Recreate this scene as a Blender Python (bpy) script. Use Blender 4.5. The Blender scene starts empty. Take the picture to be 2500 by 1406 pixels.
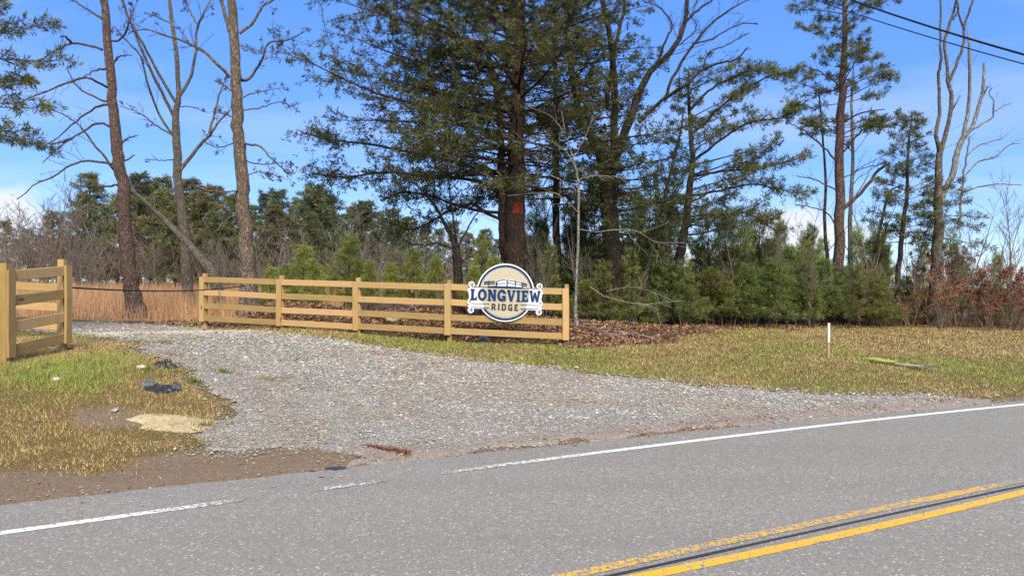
import bpy, math, random
import numpy as np
from mathutils import Matrix, Vector

# ------------------------------------------------------------------ camera, sky, sun, exposure
SC = bpy.context.scene
COL = SC.collection
FPX, CX, CY, EYE = 1800.0, 1250.0, 703.0, 1.70          # focal length in photo pixels, image centre, eye height
cam_d = bpy.data.cameras.new('camera'); cam_d.sensor_width = 36.0
cam_d.lens = 36.0 * FPX / 2500.0
cam_d.clip_start = 0.05; cam_d.clip_end = 5000
cam = bpy.data.objects.new('camera', cam_d); COL.objects.link(cam)
cam.location = (0, 0, EYE); cam.rotation_euler = (math.radians(90), 0, 0)
SC.camera = cam

SUN_EL, SUN_AZ = math.radians(44), math.radians(168)     # azimuth clockwise from +Y; behind the camera, a little right
world = bpy.data.worlds.new('World'); SC.world = world; world.use_nodes = True
wn, wl = world.node_tree.nodes, world.node_tree.links
wn.clear()
def wnode(t, **k):
    n = wn.new(t)
    for a, b in k.items(): setattr(n, a, b)
    return n
w_out = wnode('ShaderNodeOutputWorld'); w_bg = wnode('ShaderNodeBackground')
sky = wnode('ShaderNodeTexSky'); sky.sky_type = 'NISHITA'; sky.sun_disc = False
sky.sun_elevation = SUN_EL; sky.sun_rotation = SUN_AZ
sky.air_density = 1.0; sky.dust_density = 0.15; sky.ozone_density = 4.0
SKY_STRENGTH = 0.135
w_hsv = wnode('ShaderNodeHueSaturation'); w_hsv.inputs['Saturation'].default_value = 1.25; w_hsv.inputs['Value'].default_value = 0.90
w_hsv.inputs['Hue'].default_value = 0.522
wl.new(sky.outputs[0], w_hsv.inputs['Color'])
w_veil = wnode('ShaderNodeMix', data_type='RGBA'); w_veil.inputs[0].default_value = 0.55; w_veil.inputs[7].default_value = (0.56, 1.52, 3.75, 1)   # thin even veil of high haze
wl.new(w_hsv.outputs[0], w_veil.inputs[6])
tc = wnode('ShaderNodeTexCoord'); sep = wnode('ShaderNodeSeparateXYZ')
wl.new(tc.outputs['Generated'], sep.inputs[0])
def wmath(op, a, b=None, c=None, clamp=False):
    n = wnode('ShaderNodeMath', operation=op); n.use_clamp = clamp
    for i, v in enumerate((a, b, c)):
        if v is None: continue
        if isinstance(v, (int, float)): n.inputs[i].default_value = v
        else: wl.new(v, n.inputs[i])
    return n.outputs[0]
# thin high streaks over the whole dome, cumulus low over the horizon: both follow the direction only
zc = wmath('ADD', wmath('MAXIMUM', sep.outputs[2], 0.0), 0.12)
comb = wnode('ShaderNodeCombineXYZ')
wl.new(wmath('DIVIDE', sep.outputs[0], zc), comb.inputs[0]); wl.new(wmath('DIVIDE', sep.outputs[1], zc), comb.inputs[1])
ns = wnode('ShaderNodeTexNoise'); ns.inputs['Scale'].default_value = 0.75; ns.inputs['Detail'].default_value = 6; ns.inputs['Roughness'].default_value = 0.5; ns.inputs['Distortion'].default_value = 0.3
wmap = wnode('ShaderNodeMapping'); wmap.inputs['Scale'].default_value = (0.8, 1.7, 1); wmap.inputs['Location'].default_value = (3.4, 1.3, 0)
wl.new(comb.outputs[0], wmap.inputs[0]); wl.new(wmap.outputs[0], ns.inputs['Vector'])
streak = wnode('ShaderNodeMapRange'); streak.inputs[1].default_value = 0.47; streak.inputs[2].default_value = 0.78; streak.inputs[4].default_value = 0.34
wl.new(ns.outputs[0], streak.inputs[0])
az = wmath('ARCTAN2', sep.outputs[0], sep.outputs[1])
comb2 = wnode('ShaderNodeCombineXYZ')
wl.new(wmath('MULTIPLY', az, 5.0), comb2.inputs[0]); wl.new(wmath('MULTIPLY', sep.outputs[2], 13.0), comb2.inputs[1])
nc = wnode('ShaderNodeTexNoise'); nc.inputs['Scale'].default_value = 1.0; nc.inputs['Detail'].default_value = 8; nc.inputs['Roughness'].default_value = 0.55
cmap = wnode('ShaderNodeMapping'); cmap.inputs['Location'].default_value = (0.55, 0.35, 2.0)
wl.new(comb2.outputs[0], cmap.inputs[0]); wl.new(cmap.outputs[0], nc.inputs['Vector'])
low = wnode('ShaderNodeMapRange'); low.inputs[1].default_value = 0.03; low.inputs[2].default_value = 0.16; low.inputs[3].default_value = 0.06; low.inputs[4].default_value = -0.22
wl.new(sep.outputs[2], low.inputs[0])
cum = wnode('ShaderNodeMapRange'); cum.inputs[1].default_value = 0.58; cum.inputs[2].default_value = 0.74; cum.inputs[4].default_value = 0.85
def puff(a0, z0, wa, wz, amp):      # a cumulus bank at a compass bearing and elevation
    da = wmath('DIVIDE', wmath('SUBTRACT', az, a0), wa); dz_ = wmath('DIVIDE', wmath('SUBTRACT', sep.outputs[2], z0), wz)
    return wmath('MULTIPLY', wmath('EXPONENT', wmath('MULTIPLY', wmath('ADD', wmath('MULTIPLY', da, da), wmath('MULTIPLY', dz_, dz_)), -1.0)), amp)
banks = wmath('ADD', puff(0.365, 0.075, 0.085, 0.050, 0.40), wmath('ADD', puff(-0.605, 0.095, 0.060, 0.050, 0.42), puff(0.14, 0.05, 0.10, 0.035, 0.2)))
wl.new(wmath('ADD', wmath('ADD', nc.outputs[0], low.outputs[0]), banks), cum.inputs[0])
cover = wmath('MAXIMUM', streak.outputs[0], cum.outputs[0])
wmix = wnode('ShaderNodeMix', data_type='RGBA')
wl.new(cover, wmix.inputs[0]); wl.new(w_veil.outputs[2], wmix.inputs[6])
CLOUD = 3.7
wmix.inputs[7].default_value = (CLOUD * 0.97, CLOUD * 0.985, CLOUD * 1.03, 1)
wl.new(wmix.outputs[2], w_bg.inputs[0]); w_bg.inputs[1].default_value = SKY_STRENGTH
wl.new(w_bg.outputs[0], w_out.inputs[0])

sun_d = bpy.data.lights.new('sun', 'SUN'); sun_d.energy = 3.5; sun_d.angle = math.radians(30); sun_d.color = (1.0, 0.90, 0.69)
sun = bpy.data.objects.new('sun', sun_d); COL.objects.link(sun)
sv = Vector((math.sin(SUN_AZ) * math.cos(SUN_EL), math.cos(SUN_AZ) * math.cos(SUN_EL), math.sin(SUN_EL)))
sun.rotation_euler = sv.to_track_quat('Z', 'Y').to_euler()
SC.view_settings.view_transform = 'Standard'; SC.view_settings.look = 'None'; SC.view_settings.gamma = 1
SC.view_settings.exposure = 1.0; SC.view_settings.use_curve_mapping = False
SC.cycles.max_bounces = 6; SC.cycles.diffuse_bounces = 3; SC.cycles.transparent_max_bounces = 4
SC.cycles.use_denoising = False

RNG = np.random.default_rng(7)
random.seed(7)

# ------------------------------------------------------------------ small helpers
def ss(a, b, x):
    t = np.clip((np.asarray(x, float) - a) / (b - a), 0, 1); return t * t * (3 - 2 * t)
_H = np.random.default_rng(99).random((256, 256))
def vnoise(x, y, s=1.0, o=0):
    x = np.asarray(x, float) * s + 17.3 * o; y = np.asarray(y, float) * s + 31.7 * o
    xi = np.floor(x).astype(int); yi = np.floor(y).astype(int); fx = x - xi; fy = y - yi
    fx = fx * fx * (3 - 2 * fx); fy = fy * fy * (3 - 2 * fy)
    a = _H[xi & 255, yi & 255]; b = _H[(xi + 1) & 255, yi & 255]; c = _H[xi & 255, (yi + 1) & 255]; d = _H[(xi + 1) & 255, (yi + 1) & 255]
    return (a * (1 - fx) + b * fx) * (1 - fy) + (c * (1 - fx) + d * fx) * fy
def fbm(x, y, s=1.0, o=0, n=4):
    t = 0; a = 0.5; w = 0
    for i in range(n):
        t = t + a * vnoise(x, y, s, o + i); w += a; a *= 0.55; s *= 2.1
    return t / w
def unit(v):
    v = np.asarray(v, float); return v / np.maximum(np.linalg.norm(v, axis=-1, keepdims=True), 1e-9)
def P(px, py, D):                                     # point on a photo pixel's ray at depth D
    return np.array([(px - CX) / FPX * D, D, EYE + (CY - py) / FPX * D])

def make_mesh(name, V, faces, col=None, smooth=False, attrs=None):
    """faces: list of int arrays (n,3) or (n,4)"""
    me = bpy.data.meshes.new(name)
    V = np.ascontiguousarray(V, dtype=np.float32)
    me.vertices.add(len(V)); me.vertices.foreach_set('co', V.ravel())
    fl = [np.asarray(f, dtype=np.int32) for f in faces if len(f)]
    nl = sum(f.size for f in fl); nf = sum(len(f) for f in fl)
    me.loops.add(nl); me.polygons.add(nf)
    me.loops.foreach_set('vertex_index', np.concatenate([f.ravel() for f in fl]))
    st, k = [], 0
    for f in fl:
        st.append(k + np.arange(len(f)) * f.shape[1]); k += f.size
    me.polygons.foreach_set('loop_start', np.concatenate(st).astype(np.int32))
    me.polygons.foreach_set('use_smooth', np.full(nf, bool(smooth)))
    if col is not None:
        a = me.attributes.new('Col', 'FLOAT_COLOR', 'POINT')
        c4 = np.ones((len(V), 4), dtype=np.float32); c4[:, :3] = col; a.data.foreach_set('color', c4.ravel())
    for k2, v in (attrs or {}).items():
        a = me.attributes.new(k2, 'FLOAT', 'POINT'); a.data.foreach_set('value', np.asarray(v, dtype=np.float32))
    me.update(calc_edges=True); me.validate()
    return me
def obj(name, me, mat=None, parent=None, loc=None):
    o = bpy.data.objects.new(name, me); COL.objects.link(o)
    if mat is not None and me is not None:
        me.materials.clear()
        for m in (mat if isinstance(mat, (list, tuple)) else [mat]): me.materials.append(m)
    if parent is not None: o.parent = parent
    if loc is not None: o.location = loc
    return o
def tag(o, label=None, cat=None, group=None, kind=None):
    if label: o['label'] = label
    if cat: o['category'] = cat
    if group: o['group'] = group
    if kind: o['kind'] = kind
    return o
def empty(name, loc, label, cat, group=None):
    o = bpy.data.objects.new(name, None); COL.objects.link(o); o.location = loc
    o.empty_display_size = 0.2
    return tag(o, label, cat, group)

# ------------------------------------------------------------------ materials
class NM:
    def __init__(s, name, rough=0.8, spec=0.3):
        s.m = bpy.data.materials.new(name); s.m.use_nodes = True
        s.t = s.m.node_tree; s.n = s.t.nodes; s.l = s.t.links
        s.b = s.n['Principled BSDF']; s.b.inputs['Roughness'].default_value = rough
        s.b.inputs['Specular IOR Level'].default_value = spec
    def set(s, sock, v):
        if isinstance(v, bpy.types.NodeSocket): s.l.new(v, sock)
        elif isinstance(v, (tuple, list)) and len(v) == 3 and sock.type == 'RGBA': sock.default_value = (*v, 1)
        else: sock.default_value = v
    def coord(s, out='Object', scale=(1, 1, 1), loc=(0, 0, 0)):
        c = s.n.new('ShaderNodeTexCoord'); m = s.n.new('ShaderNodeMapping')
        m.inputs['Scale'].default_value = scale; m.inputs['Location'].default_value = loc
        s.l.new(c.outputs[out], m.inputs[0]); return m.outputs[0]
    def noise(s, vec, scale, detail=4, rough=0.55, dist=0):
        n = s.n.new('ShaderNodeTexNoise'); n.inputs['Scale'].default_value = scale; n.inputs['Detail'].default_value = detail
        n.inputs['Roughness'].default_value = rough; n.inputs['Distortion'].default_value = dist
        s.l.new(vec, n.inputs['Vector']); return n.outputs[0]
    def vor(s, vec, scale, feature='F1', out='Distance', rand=1.0):
        n = s.n.new('ShaderNodeTexVoronoi'); n.feature = feature; n.inputs['Scale'].default_value = scale
        n.inputs['Randomness'].default_value = rand
        s.l.new(vec, n.inputs['Vector']); return n.outputs[out]
    def rng(s, v, a, b, c=0.0, d=1.0):
        n = s.n.new('ShaderNodeMapRange'); s.l.new(v, n.inputs[0])
        for i, k in enumerate((a, b, c, d)): n.inputs[i + 1].default_value = k
        return n.outputs[0]
    def mix(s, f, a, b, mode='MIX'):
        n = s.n.new('ShaderNodeMix'); n.data_type = 'RGBA'; n.blend_type = mode
        s.set(n.inputs[0], f); s.set(n.inputs[6], a); s.set(n.inputs[7], b); return n.outputs[2]
    def math(s, op, a, b=0.0):
        n = s.n.new('ShaderNodeMath'); n.operation = op; s.set(n.inputs[0], a); s.set(n.inputs[1], b); return n.outputs[0]
    def attr(s, name, out='Color'):
        n = s.n.new('ShaderNodeAttribute'); n.attribute_name = name; return n.outputs[out]
    def rand(s):
        return s.n.new('ShaderNodeObjectInfo').outputs['Random']
    def color(s, c): s.set(s.b.inputs['Base Color'], c); return s
    def bump(s, h, strength=0.5, dist=0.02):
        n = s.n.new('ShaderNodeBump'); n.inputs['Strength'].default_value = strength; n.inputs['Distance'].default_value = dist
        s.l.new(h, n.inputs['Height']); s.l.new(n.outputs[0], s.b.inputs['Normal']); return s

def leaf_mat(name, trans=0.42):
    s = NM(name, 0.55, 0.25); a = s.attr('Col')
    r = s.rand()
    hs = s.n.new('ShaderNodeHueSaturation'); s.l.new(a, hs.inputs['Color']); s.l.new(s.rng(r, 0, 1, 0.98, 1.36), hs.inputs['Value']); s.l.new(s.rng(r, 0, 1, 0.492, 0.508), hs.inputs['Hue'])
    s.color(hs.outputs[0])
    t = s.n.new('ShaderNodeBsdfTranslucent'); s.l.new(hs.outputs[0], t.inputs[0])
    mx = s.n.new('ShaderNodeMixShader'); mx.inputs[0].default_value = trans
    s.l.new(s.b.outputs[0], mx.inputs[1]); s.l.new(t.outputs[0], mx.inputs[2])
    s.l.new(mx.outputs[0], s.n['Material Output'].inputs[0]); return s.m
M_LEAF = leaf_mat('foliage'); M_GRASS = leaf_mat('grass_blade', 0.30); M_DRY = leaf_mat('dry_leaf', 0.2)

def bark_mat(name, dark, light, vs=7.0, lichen=None):
    dark, light = tuple(x * 1.3 for x in dark), tuple(x * 1.35 for x in light)
    s = NM(name, 0.9, 0.15); v = s.coord('Object', (1, 1, 0.30)); g = s.coord('Object')
    wv_ = s.n.new('ShaderNodeVectorMath'); wv_.operation = 'ADD'; s.l.new(v, wv_.inputs[0]); nd = s.n.new('ShaderNodeTexNoise'); nd.inputs['Scale'].default_value = vs * 1.1; nd.inputs['Detail'].default_value = 4; s.l.new(v, nd.inputs['Vector']); sc_n = s.n.new('ShaderNodeVectorMath'); sc_n.operation = 'SCALE'; sc_n.inputs['Scale'].default_value = 0.22; s.l.new(nd.outputs['Color'], sc_n.inputs[0]); s.l.new(sc_n.outputs[0], wv_.inputs[1])
    plates = s.vor(wv_.outputs[0], vs * 1.7, 'DISTANCE_TO_EDGE'); n1 = s.noise(v, vs * 2.4, 6, 0.65); n2 = s.noise(g, 1.3, 3)
    f = s.math('MULTIPLY', s.rng(plates, 0.0, 0.16, 0.25, 1.0), s.rng(n1, 0.3, 0.7, 0.35, 1.15))
    c = s.mix(f, dark, light)
    c = s.mix(s.rng(n2, 0.35, 0.7, 0.0, 0.45), c, tuple(x * 0.62 for x in light))
    if lichen:
        c = s.mix(s.rng(s.noise(g, 6.0, 5, 0.7), 0.52, 0.66, 0.0, 0.75), c, lichen)
    s.color(c); s.bump(s.math('ADD', s.rng(plates, 0, 0.2), s.math('MULTIPLY', n1, 0.6)), 0.9, 0.03); return s.m
M_BARK_PINE = bark_mat('bark_pine', (0.030, 0.021, 0.018), (0.150, 0.098, 0.080), 9)
M_BARK_OAK = bark_mat('bark_oak', (0.036, 0.028, 0.023), (0.190, 0.145, 0.112), 8)
M_BARK_LICHEN = bark_mat('bark_lichen', (0.045, 0.038, 0.030), (0.16, 0.13, 0.10), 10, (0.25, 0.26, 0.21))
M_BARK_CEDAR = bark_mat('bark_cedar', (0.018, 0.012, 0.010), (0.085, 0.052, 0.040), 12)
M_BARK_DARK = bark_mat('bark_dark', (0.013, 0.010, 0.008), (0.060, 0.046, 0.037), 9)
M_BARK_DEAD = bark_mat('bark_dead', (0.08, 0.074, 0.067), (0.27, 0.255, 0.235), 10, (0.32, 0.32, 0.29))
M_TWIG = NM('twig', 0.9, 0.1).color((0.055, 0.043, 0.036)).m
M_TWIG_GREY = NM('twig_grey', 0.9, 0.1).color((0.185, 0.150, 0.128)).m
M_TWIG_PALE = NM('twig_pale', 0.9, 0.1).color((0.22, 0.195, 0.17)).m

def wood_mat(name, base, dark, pink):
    s = NM(name, 0.62, 0.25); r = s.rand()
    off = s.n.new('ShaderNodeCombineXYZ'); s.l.new(s.math('MULTIPLY', r, 37.0), off.inputs[0]); s.l.new(s.math('MULTIPLY', r, 11.0), off.inputs[2])
    c0 = s.n.new('ShaderNodeTexCoord'); add = s.n.new('ShaderNodeVectorMath'); s.l.new(c0.outputs['Object'], add.inputs[0]); s.l.new(off.outputs[0], add.inputs[1])
    mp = s.n.new('ShaderNodeMapping'); mp.inputs['Scale'].default_value = (0.55, 9, 9); s.l.new(add.outputs[0], mp.inputs[0])
    mp2 = s.n.new('ShaderNodeMapping'); mp2.inputs['Scale'].default_value = (2.2, 7, 7); s.l.new(add.outputs[0], mp2.inputs[0])
    n1 = s.noise(mp.outputs[0], 2.2, 6, 0.6, 0.8)
    wv = s.n.new('ShaderNodeTexWave'); wv.wave_type = 'BANDS'; wv.bands_direction = 'Z'; wv.inputs['Scale'].default_value = 3.2; wv.inputs['Distortion'].default_value = 6; wv.inputs['Detail'].default_value = 3; wv.inputs['Detail Scale'].default_value = 0.7
    s.l.new(mp.outputs[0], wv.inputs['Vector'])
    knot = s.vor(mp2.outputs[0], 0.55, 'F1')
    c = s.mix(s.rng(n1, 0.35, 0.7, 0, 1), base, tuple(x * 0.78 for x in base))
    c = s.mix(s.rng(wv.outputs[0], 0.5, 1.0, 0, 0.30), c, dark)
    c = s.mix(s.math('POWER', r, 2.5), c, pink)
    c = s.mix(s.rng(knot, 0.05, 0.11, 0.85, 0.0), c, tuple(x * 0.35 for x in dark))
    c = s.mix(s.rng(s.noise(c0.outputs['Object'], 2.5, 4), 0.55, 0.75, 0, 0.3), c, tuple(x * 0.75 for x in dark))
    hs = s.n.new('ShaderNodeHueSaturation'); s.l.new(c, hs.inputs['Color']); s.l.new(s.rng(r, 0, 1, 0.76, 1.12), hs.inputs['Value'])
    s.color(hs.outputs[0]); s.bump(n1, 0.25, 0.004); return s.m
M_WOOD = wood_mat('treated_pine', (0.45, 0.30, 0.115), (0.28, 0.17, 0.055), (0.46, 0.285, 0.13))

# asphalt: pale worn aggregate
def asphalt(s):
    v = s.coord('Object')
    sp = s.vor(v, 74, 'F1', 'Color'); sepc = s.n.new('ShaderNodeSeparateColor'); s.l.new(sp, sepc.inputs[0])
    fine = s.noise(v, 85, 4, 0.75); mid = s.noise(v, 18, 5, 0.7); big = s.noise(v, 0.55, 4)
    c = s.mix(sepc.outputs[0], (0.175, 0.162, 0.136), (0.415, 0.387, 0.330))
    c = s.mix(s.rng(fine, 0.36, 0.58, 0.10, 0.95), (0.115, 0.106, 0.092), c)
    c = s.mix(s.rng(mid, 0.4, 0.65, 0, 0.22), c, (0.28, 0.262, 0.238))
    c = s.mix(s.rng(big, 0.35, 0.7, 0, 0.45), c, (0.24, 0.222, 0.186))
    c = s.mix(s.rng(s.noise(v, 2.3, 5, 0.6), 0.5, 0.72, 0, 0.28), c, (0.255, 0.222, 0.190))
    mp_ = s.n.new('ShaderNodeMapping'); mp_.inputs['Rotation'].default_value = (0, 0, -0.478); mp_.inputs['Scale'].default_value = (0.06, 1.0, 1); s.l.new(v, mp_.inputs[0])
    c = s.mix(s.rng(s.noise(mp_.outputs[0], 1.1, 3, 0.6), 0.42, 0.64, 0, 0.40), c, (0.195, 0.182, 0.156))   # darker tracks polished along the lanes
    c = s.mix(s.math('GREATER_THAN', sepc.outputs[1], 0.965), c, (0.42, 0.395, 0.36))
    return c, s.math('ADD', sepc.outputs[2], fine), v
sA = NM('asphalt', 0.85, 0.25); cA, hA, _ = asphalt(sA); sA.color(cA); sA.bump(hA, 0.5, 0.006); M_ASPHALT = sA.m
def paint(name, colr, cracks):
    s = NM(name, 0.6, 0.3); ca, ha, v = asphalt(s)
    w = s.attr('wear', 'Fac'); n = s.noise(v, 22, 6, 0.75); n2 = s.noise(v, 90, 3, 0.7)
    nn = s.math('ADD', s.math('MULTIPLY', n, 0.65), s.math('MULTIPLY', n2, 0.35))
    m = s.math('GREATER_THAN', s.math('SUBTRACT', nn, 0.27), s.math('MULTIPLY', w, 0.42))
    if cracks:
        e = s.vor(v, 9, 'DISTANCE_TO_EDGE'); m = s.math('MULTIPLY', m, s.math('GREATER_THAN', s.math('ADD', e, s.math('MULTIPLY', n2, 0.03)), 0.036))
    pc = s.mix(s.rng(n2, 0.3, 0.7), tuple(x * 0.82 for x in colr), colr)
    s.color(s.mix(m, ca, pc)); s.bump(ha, 0.25, 0.004); return s.m
M_WHITE = paint('road_paint_white', (0.80, 0.79, 0.76), False)
M_YELLOW = paint('road_paint_yellow', (0.78, 0.43, 0.035), True)
sT = NM('tar_seal', 0.45, 0.4); sT.color(sT.mix(sT.noise(sT.coord('Object'), 30, 4), (0.02, 0.02, 0.022), (0.06, 0.058, 0.057))); M_TAR = sT.m

# ground: soil with thatch, leaf litter, dirt shoulder and dry field by painted cover weights
sG = NM('ground_cover', 0.95, 0.1); v = sG.coord('Object')
n_f = sG.noise(v, 38, 6, 0.7); n_m = sG.noise(v, 6, 5, 0.65); n_b = sG.noise(v, 0.7, 4)
thatch = sG.mix(sG.rng(n_f, 0.35, 0.65), (0.062, 0.042, 0.018), (0.25, 0.165, 0.065))
thatch = sG.mix(sG.rng(n_m, 0.42, 0.68, 0, 0.7), thatch, (0.10, 0.10, 0.03))
dirt = sG.mix(sG.rng(n_f, 0.3, 0.7), (0.12, 0.085, 0.055), (0.285, 0.215, 0.150))
dirt = sG.mix(sG.rng(n_m, 0.45, 0.7, 0, 0.6), dirt, (0.20, 0.13, 0.075))
sepl = sG.n.new('ShaderNodeSeparateColor'); sG.l.new(sG.vor(v, 16, 'F1', 'Color'), sepl.inputs[0])
litter = sG.mix(sepl.outputs[0], (0.055, 0.032, 0.021), (0.22, 0.135, 0.085))
litter = sG.mix(sG.rng(n_f, 0.4, 0.7, 0, 0.5), litter, (0.045, 0.026, 0.018))
field = sG.mix(sG.rng(n_f, 0.3, 0.7), (0.20, 0.105, 0.045), (0.42, 0.245, 0.11))
cg = thatch
for nm, cc in (('dirt', dirt), ('litter', litter), ('field', field)):
    a = sG.attr(nm, 'Fac')
    cg = sG.mix(sG.rng(sG.math('ADD', a, sG.math('MULTIPLY', sG.math('SUBTRACT', n_m, 0.5), 0.9)), 0.35, 0.65), cg, cc)
sG.color(cg); sG.bump(sG.math('ADD', n_f, n_m), 0.8, 0.03); M_GROUND = sG.m

sV = NM('gravel_bed', 0.9, 0.2); v = sV.coord('Object')
sepv = sV.n.new('ShaderNodeSeparateColor'); sV.l.new(sV.vor(v, 34, 'F1', 'Color'), sepv.inputs[0])
gn = sV.noise(v, 60, 5, 0.7); gb = sV.noise(v, 0.8, 4); edge = sV.vor(v, 34, 'DISTANCE_TO_EDGE')
c = sV.mix(sepv.outputs[0], (0.22, 0.20, 0.172), (0.46, 0.425, 0.375))
c = sV.mix(sV.rng(edge, 0.0, 0.10, 0.75, 0.0), c, (0.115, 0.10, 0.088))
c = sV.mix(sV.rng(gn, 0.4, 0.7, 0, 0.4), c, (0.19, 0.165, 0.145))
c = sV.mix(sV.math('MULTIPLY', sV.attr('dirt', 'Fac'), sV.rng(sV.noise(v, 3.0, 5), 0.3, 0.62, 0.25, 1.0)), c, sV.mix(gn, (0.21, 0.15, 0.115), (0.42, 0.335, 0.275)))
sV.color(c); sV.bump(sV.math('ADD', sV.rng(edge, 0, 0.2), gn), 0.8, 0.012); M_GRAVEL = sV.m

def rock_mat(name, a, b, c3=None):
    s = NM(name, 0.85, 0.25); v = s.coord('Object'); n = s.noise(v, 6, 7, 0.65, 0.4); c = s.mix(s.rng(n, 0.3, 0.7), a, b)
    if c3: c = s.mix(s.rng(s.noise(v, 3.1, 5, 0.6), 0.52, 0.66, 0, 0.8), c, c3)
    s.color(c); s.bump(n, 0.7, 0.03); return s.m
sStone = NM('gravel_stone', 0.85, 0.25); sStone.color(sStone.attr('Col')); M_STONE = sStone.m
M_LIME = rock_mat('limestone', (0.33, 0.26, 0.14), (0.52, 0.44, 0.26), (0.24, 0.15, 0.08))
M_BOULDER = rock_mat('grey_boulder', (0.22, 0.20, 0.17), (0.44, 0.41, 0.36))
M_PALE_ROCK = rock_mat('pale_rock', (0.45, 0.40, 0.34), (0.66, 0.62, 0.56))
def plain(name, colr, rough=0.5, spec=0.4, var=0.15):
    s = NM(name, rough, spec); n = s.noise(s.coord('Object'), 14, 4)
    s.color(s.mix(s.rng(n, 0.3, 0.7), tuple(x * (1 - var) for x in colr), colr)); return s.m

# ------------------------------------------------------------------ road lines (photo pixels laid on the flat road)
def flat(px, py):
    D = FPX * EYE / (py - CY); return ((px - CX) / FPX * D, D)
def fit(pts):
    q = np.array([flat(*p) for p in pts]); c = np.polyfit(q[:, 0], q[:, 1], 2); x0, x1 = q[:, 0].min() - 1, q[:, 0].max() + 1
    def f(x):
        x = np.asarray(x, float); xc = np.clip(x, x0, x1)
        return np.polyval(c, xc) + (2 * c[0] * xc + c[1]) * (x - xc)
    return f
white_y = fit([(0, 1303), (500, 1231), (1062, 1157), (1250, 1131), (1750, 1070), (2250, 1013), (2500, 987)])
edge_y0 = fit([(0, 1232), (300, 1202), (600, 1166), (900, 1134), (1250, 1100), (1500, 1067), (2000, 1026), (2500, 977)])
def edge_y(x): return np.maximum(edge_y0(x), white_y(x) + 0.12)
yel_y = fit([(1400, 1403), (1875, 1300), (2500, 1172)])
tar_y = fit([(1500, 1404), (1875, 1321), (2500, 1186)])
yel2_y = fit([(1590, 1403), (1875, 1344), (2500, 1201)])
COSR = 0.9

# ------------------------------------------------------------------ fence layout (needed by the terrain)
FH = 1.16
def post_at(px, top, hpx):
    D = FPX * FH / hpx; p = P(px, top, D); return p
POSTS = [post_at(492, 675.6, 109.2), post_at(680, 681.3, 114.4), post_at(868, 686.9, 119.6), post_at(1092.5, 692.5, 125.2), post_at(1381, 703.8, 126.2)]
fx = np.array([p[0] for p in POSTS]); fy = np.array([p[1] for p in POSTS])
def fence_y(x):
    x = np.asarray(x, float)
    return np.where(x < fx[0], fy[0] - 0.40 * (x - fx[0]), np.where(x > fx[-1], fy[-1] + 0.30 * (x - fx[-1]), np.interp(x, fx, fy)))

def Hgt(x, y):
    x = np.asarray(x, float); y = np.asarray(y, float)
    e = (y - edge_y(x)) * COSR
    z = -0.03 + 0.03 * ss(0, 0.25, e) + 0.055 * np.clip(e, 0, 7.4) + 0.040 * np.clip(e - 7.4, 0, 6.3) + 0.017 * np.clip(e - 13.7, 0, 45)
    z = z + 0.43 * ss(-1.5, -6.3, x) * ss(0.8, 4.4, e) * (1 - ss(7, 14, e))
    f = y - fence_y(x)
    mound = np.exp(-((f - 2.3) / 1.25) ** 2) * ss(-8.6, -6.5, x) * (1 - ss(2.0, 8.0, x))
    z = z + ((0.50 - 0.26 * ss(0.8, 2.6, x)) + 0.25 * (vnoise(x, y, 0.8, 3) - 0.5)) * mound * (f > 0.0) * ss(0.0, 0.6, f)
    z = z + 0.05 * (fbm(x, y, 0.9, 5, 3) - 0.5) * ss(0.3, 2.0, e)
    z = z - 0.25 * ss(-3, -8, e + 2) * (e < -7.2)
    return z
def G(px, py):
    """terrain point seen at a pixel"""
    a = (px - CX) / FPX; b = (CY - py) / FPX
    D = np.concatenate([np.arange(2, 60, 0.02), np.arange(60, 400, 0.5)])
    zz = EYE + b * D - Hgt(a * D, D)
    i = np.argmax(zz <= 0) if (zz <= 0).any() else len(D) - 1
    d = D[i]; return np.array([a * d, d, float(Hgt(a * d, d))])
def GP(pts): return np.array([G(*p)[:2] for p in pts])
def inpoly(poly, x, y):
    r = np.zeros(np.shape(x), bool); n = len(poly); j = n - 1
    for i in range(n):
        xi, yi = poly[i]; xj, yj = poly[j]
        c = ((yi > y) != (yj > y)) & (x < (xj - xi) * (y - yi) / (yj - yi + 1e-12) + xi)
        r ^= c; j = i
    return r

# ------------------------------------------------------------------ ground, road, driveway
DRIVE = GP([(-420, 776), (0, 779), (180, 786), (330, 791), (487, 803), (600, 809), (700, 816), (800, 826), (870, 838), (960, 852), (1060, 866), (1150, 879), (1300, 894), (1500, 915), (1700, 938), (1900, 954), (2150, 964), (2350, 968)])
xr = np.linspace(DRIVE[-1, 0] + 1.0, -1.9, 24)
DRIVE_ROAD = np.stack([xr, edge_y(xr) - 0.05], 1)
DRIVE_LEFT = GP([(850, 1108), (760, 1102), (640, 1108), (520, 1112), (450, 1078), (520, 1046), (545, 1012), (528, 985), (486, 962), (468, 932), (440, 902), (396, 880), (335, 868), (306, 842), (240, 826), (180, 818), (120, 811), (0, 806), (-420, 800)])
DPOLY = np.concatenate([DRIVE, DRIVE_ROAD, DRIVE_LEFT])
LITTER = GP([(1330, 848), (1440, 852), (1560, 842), (1700, 815), (1850, 800), (2000, 795), (2200, 797), (2400, 800), (2560, 802)])
litter_y = lambda x: np.interp(x, LITTER[:, 0], LITTER[:, 1], left=-1e3, right=LITTER[-1, 1] + 0.0)

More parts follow.
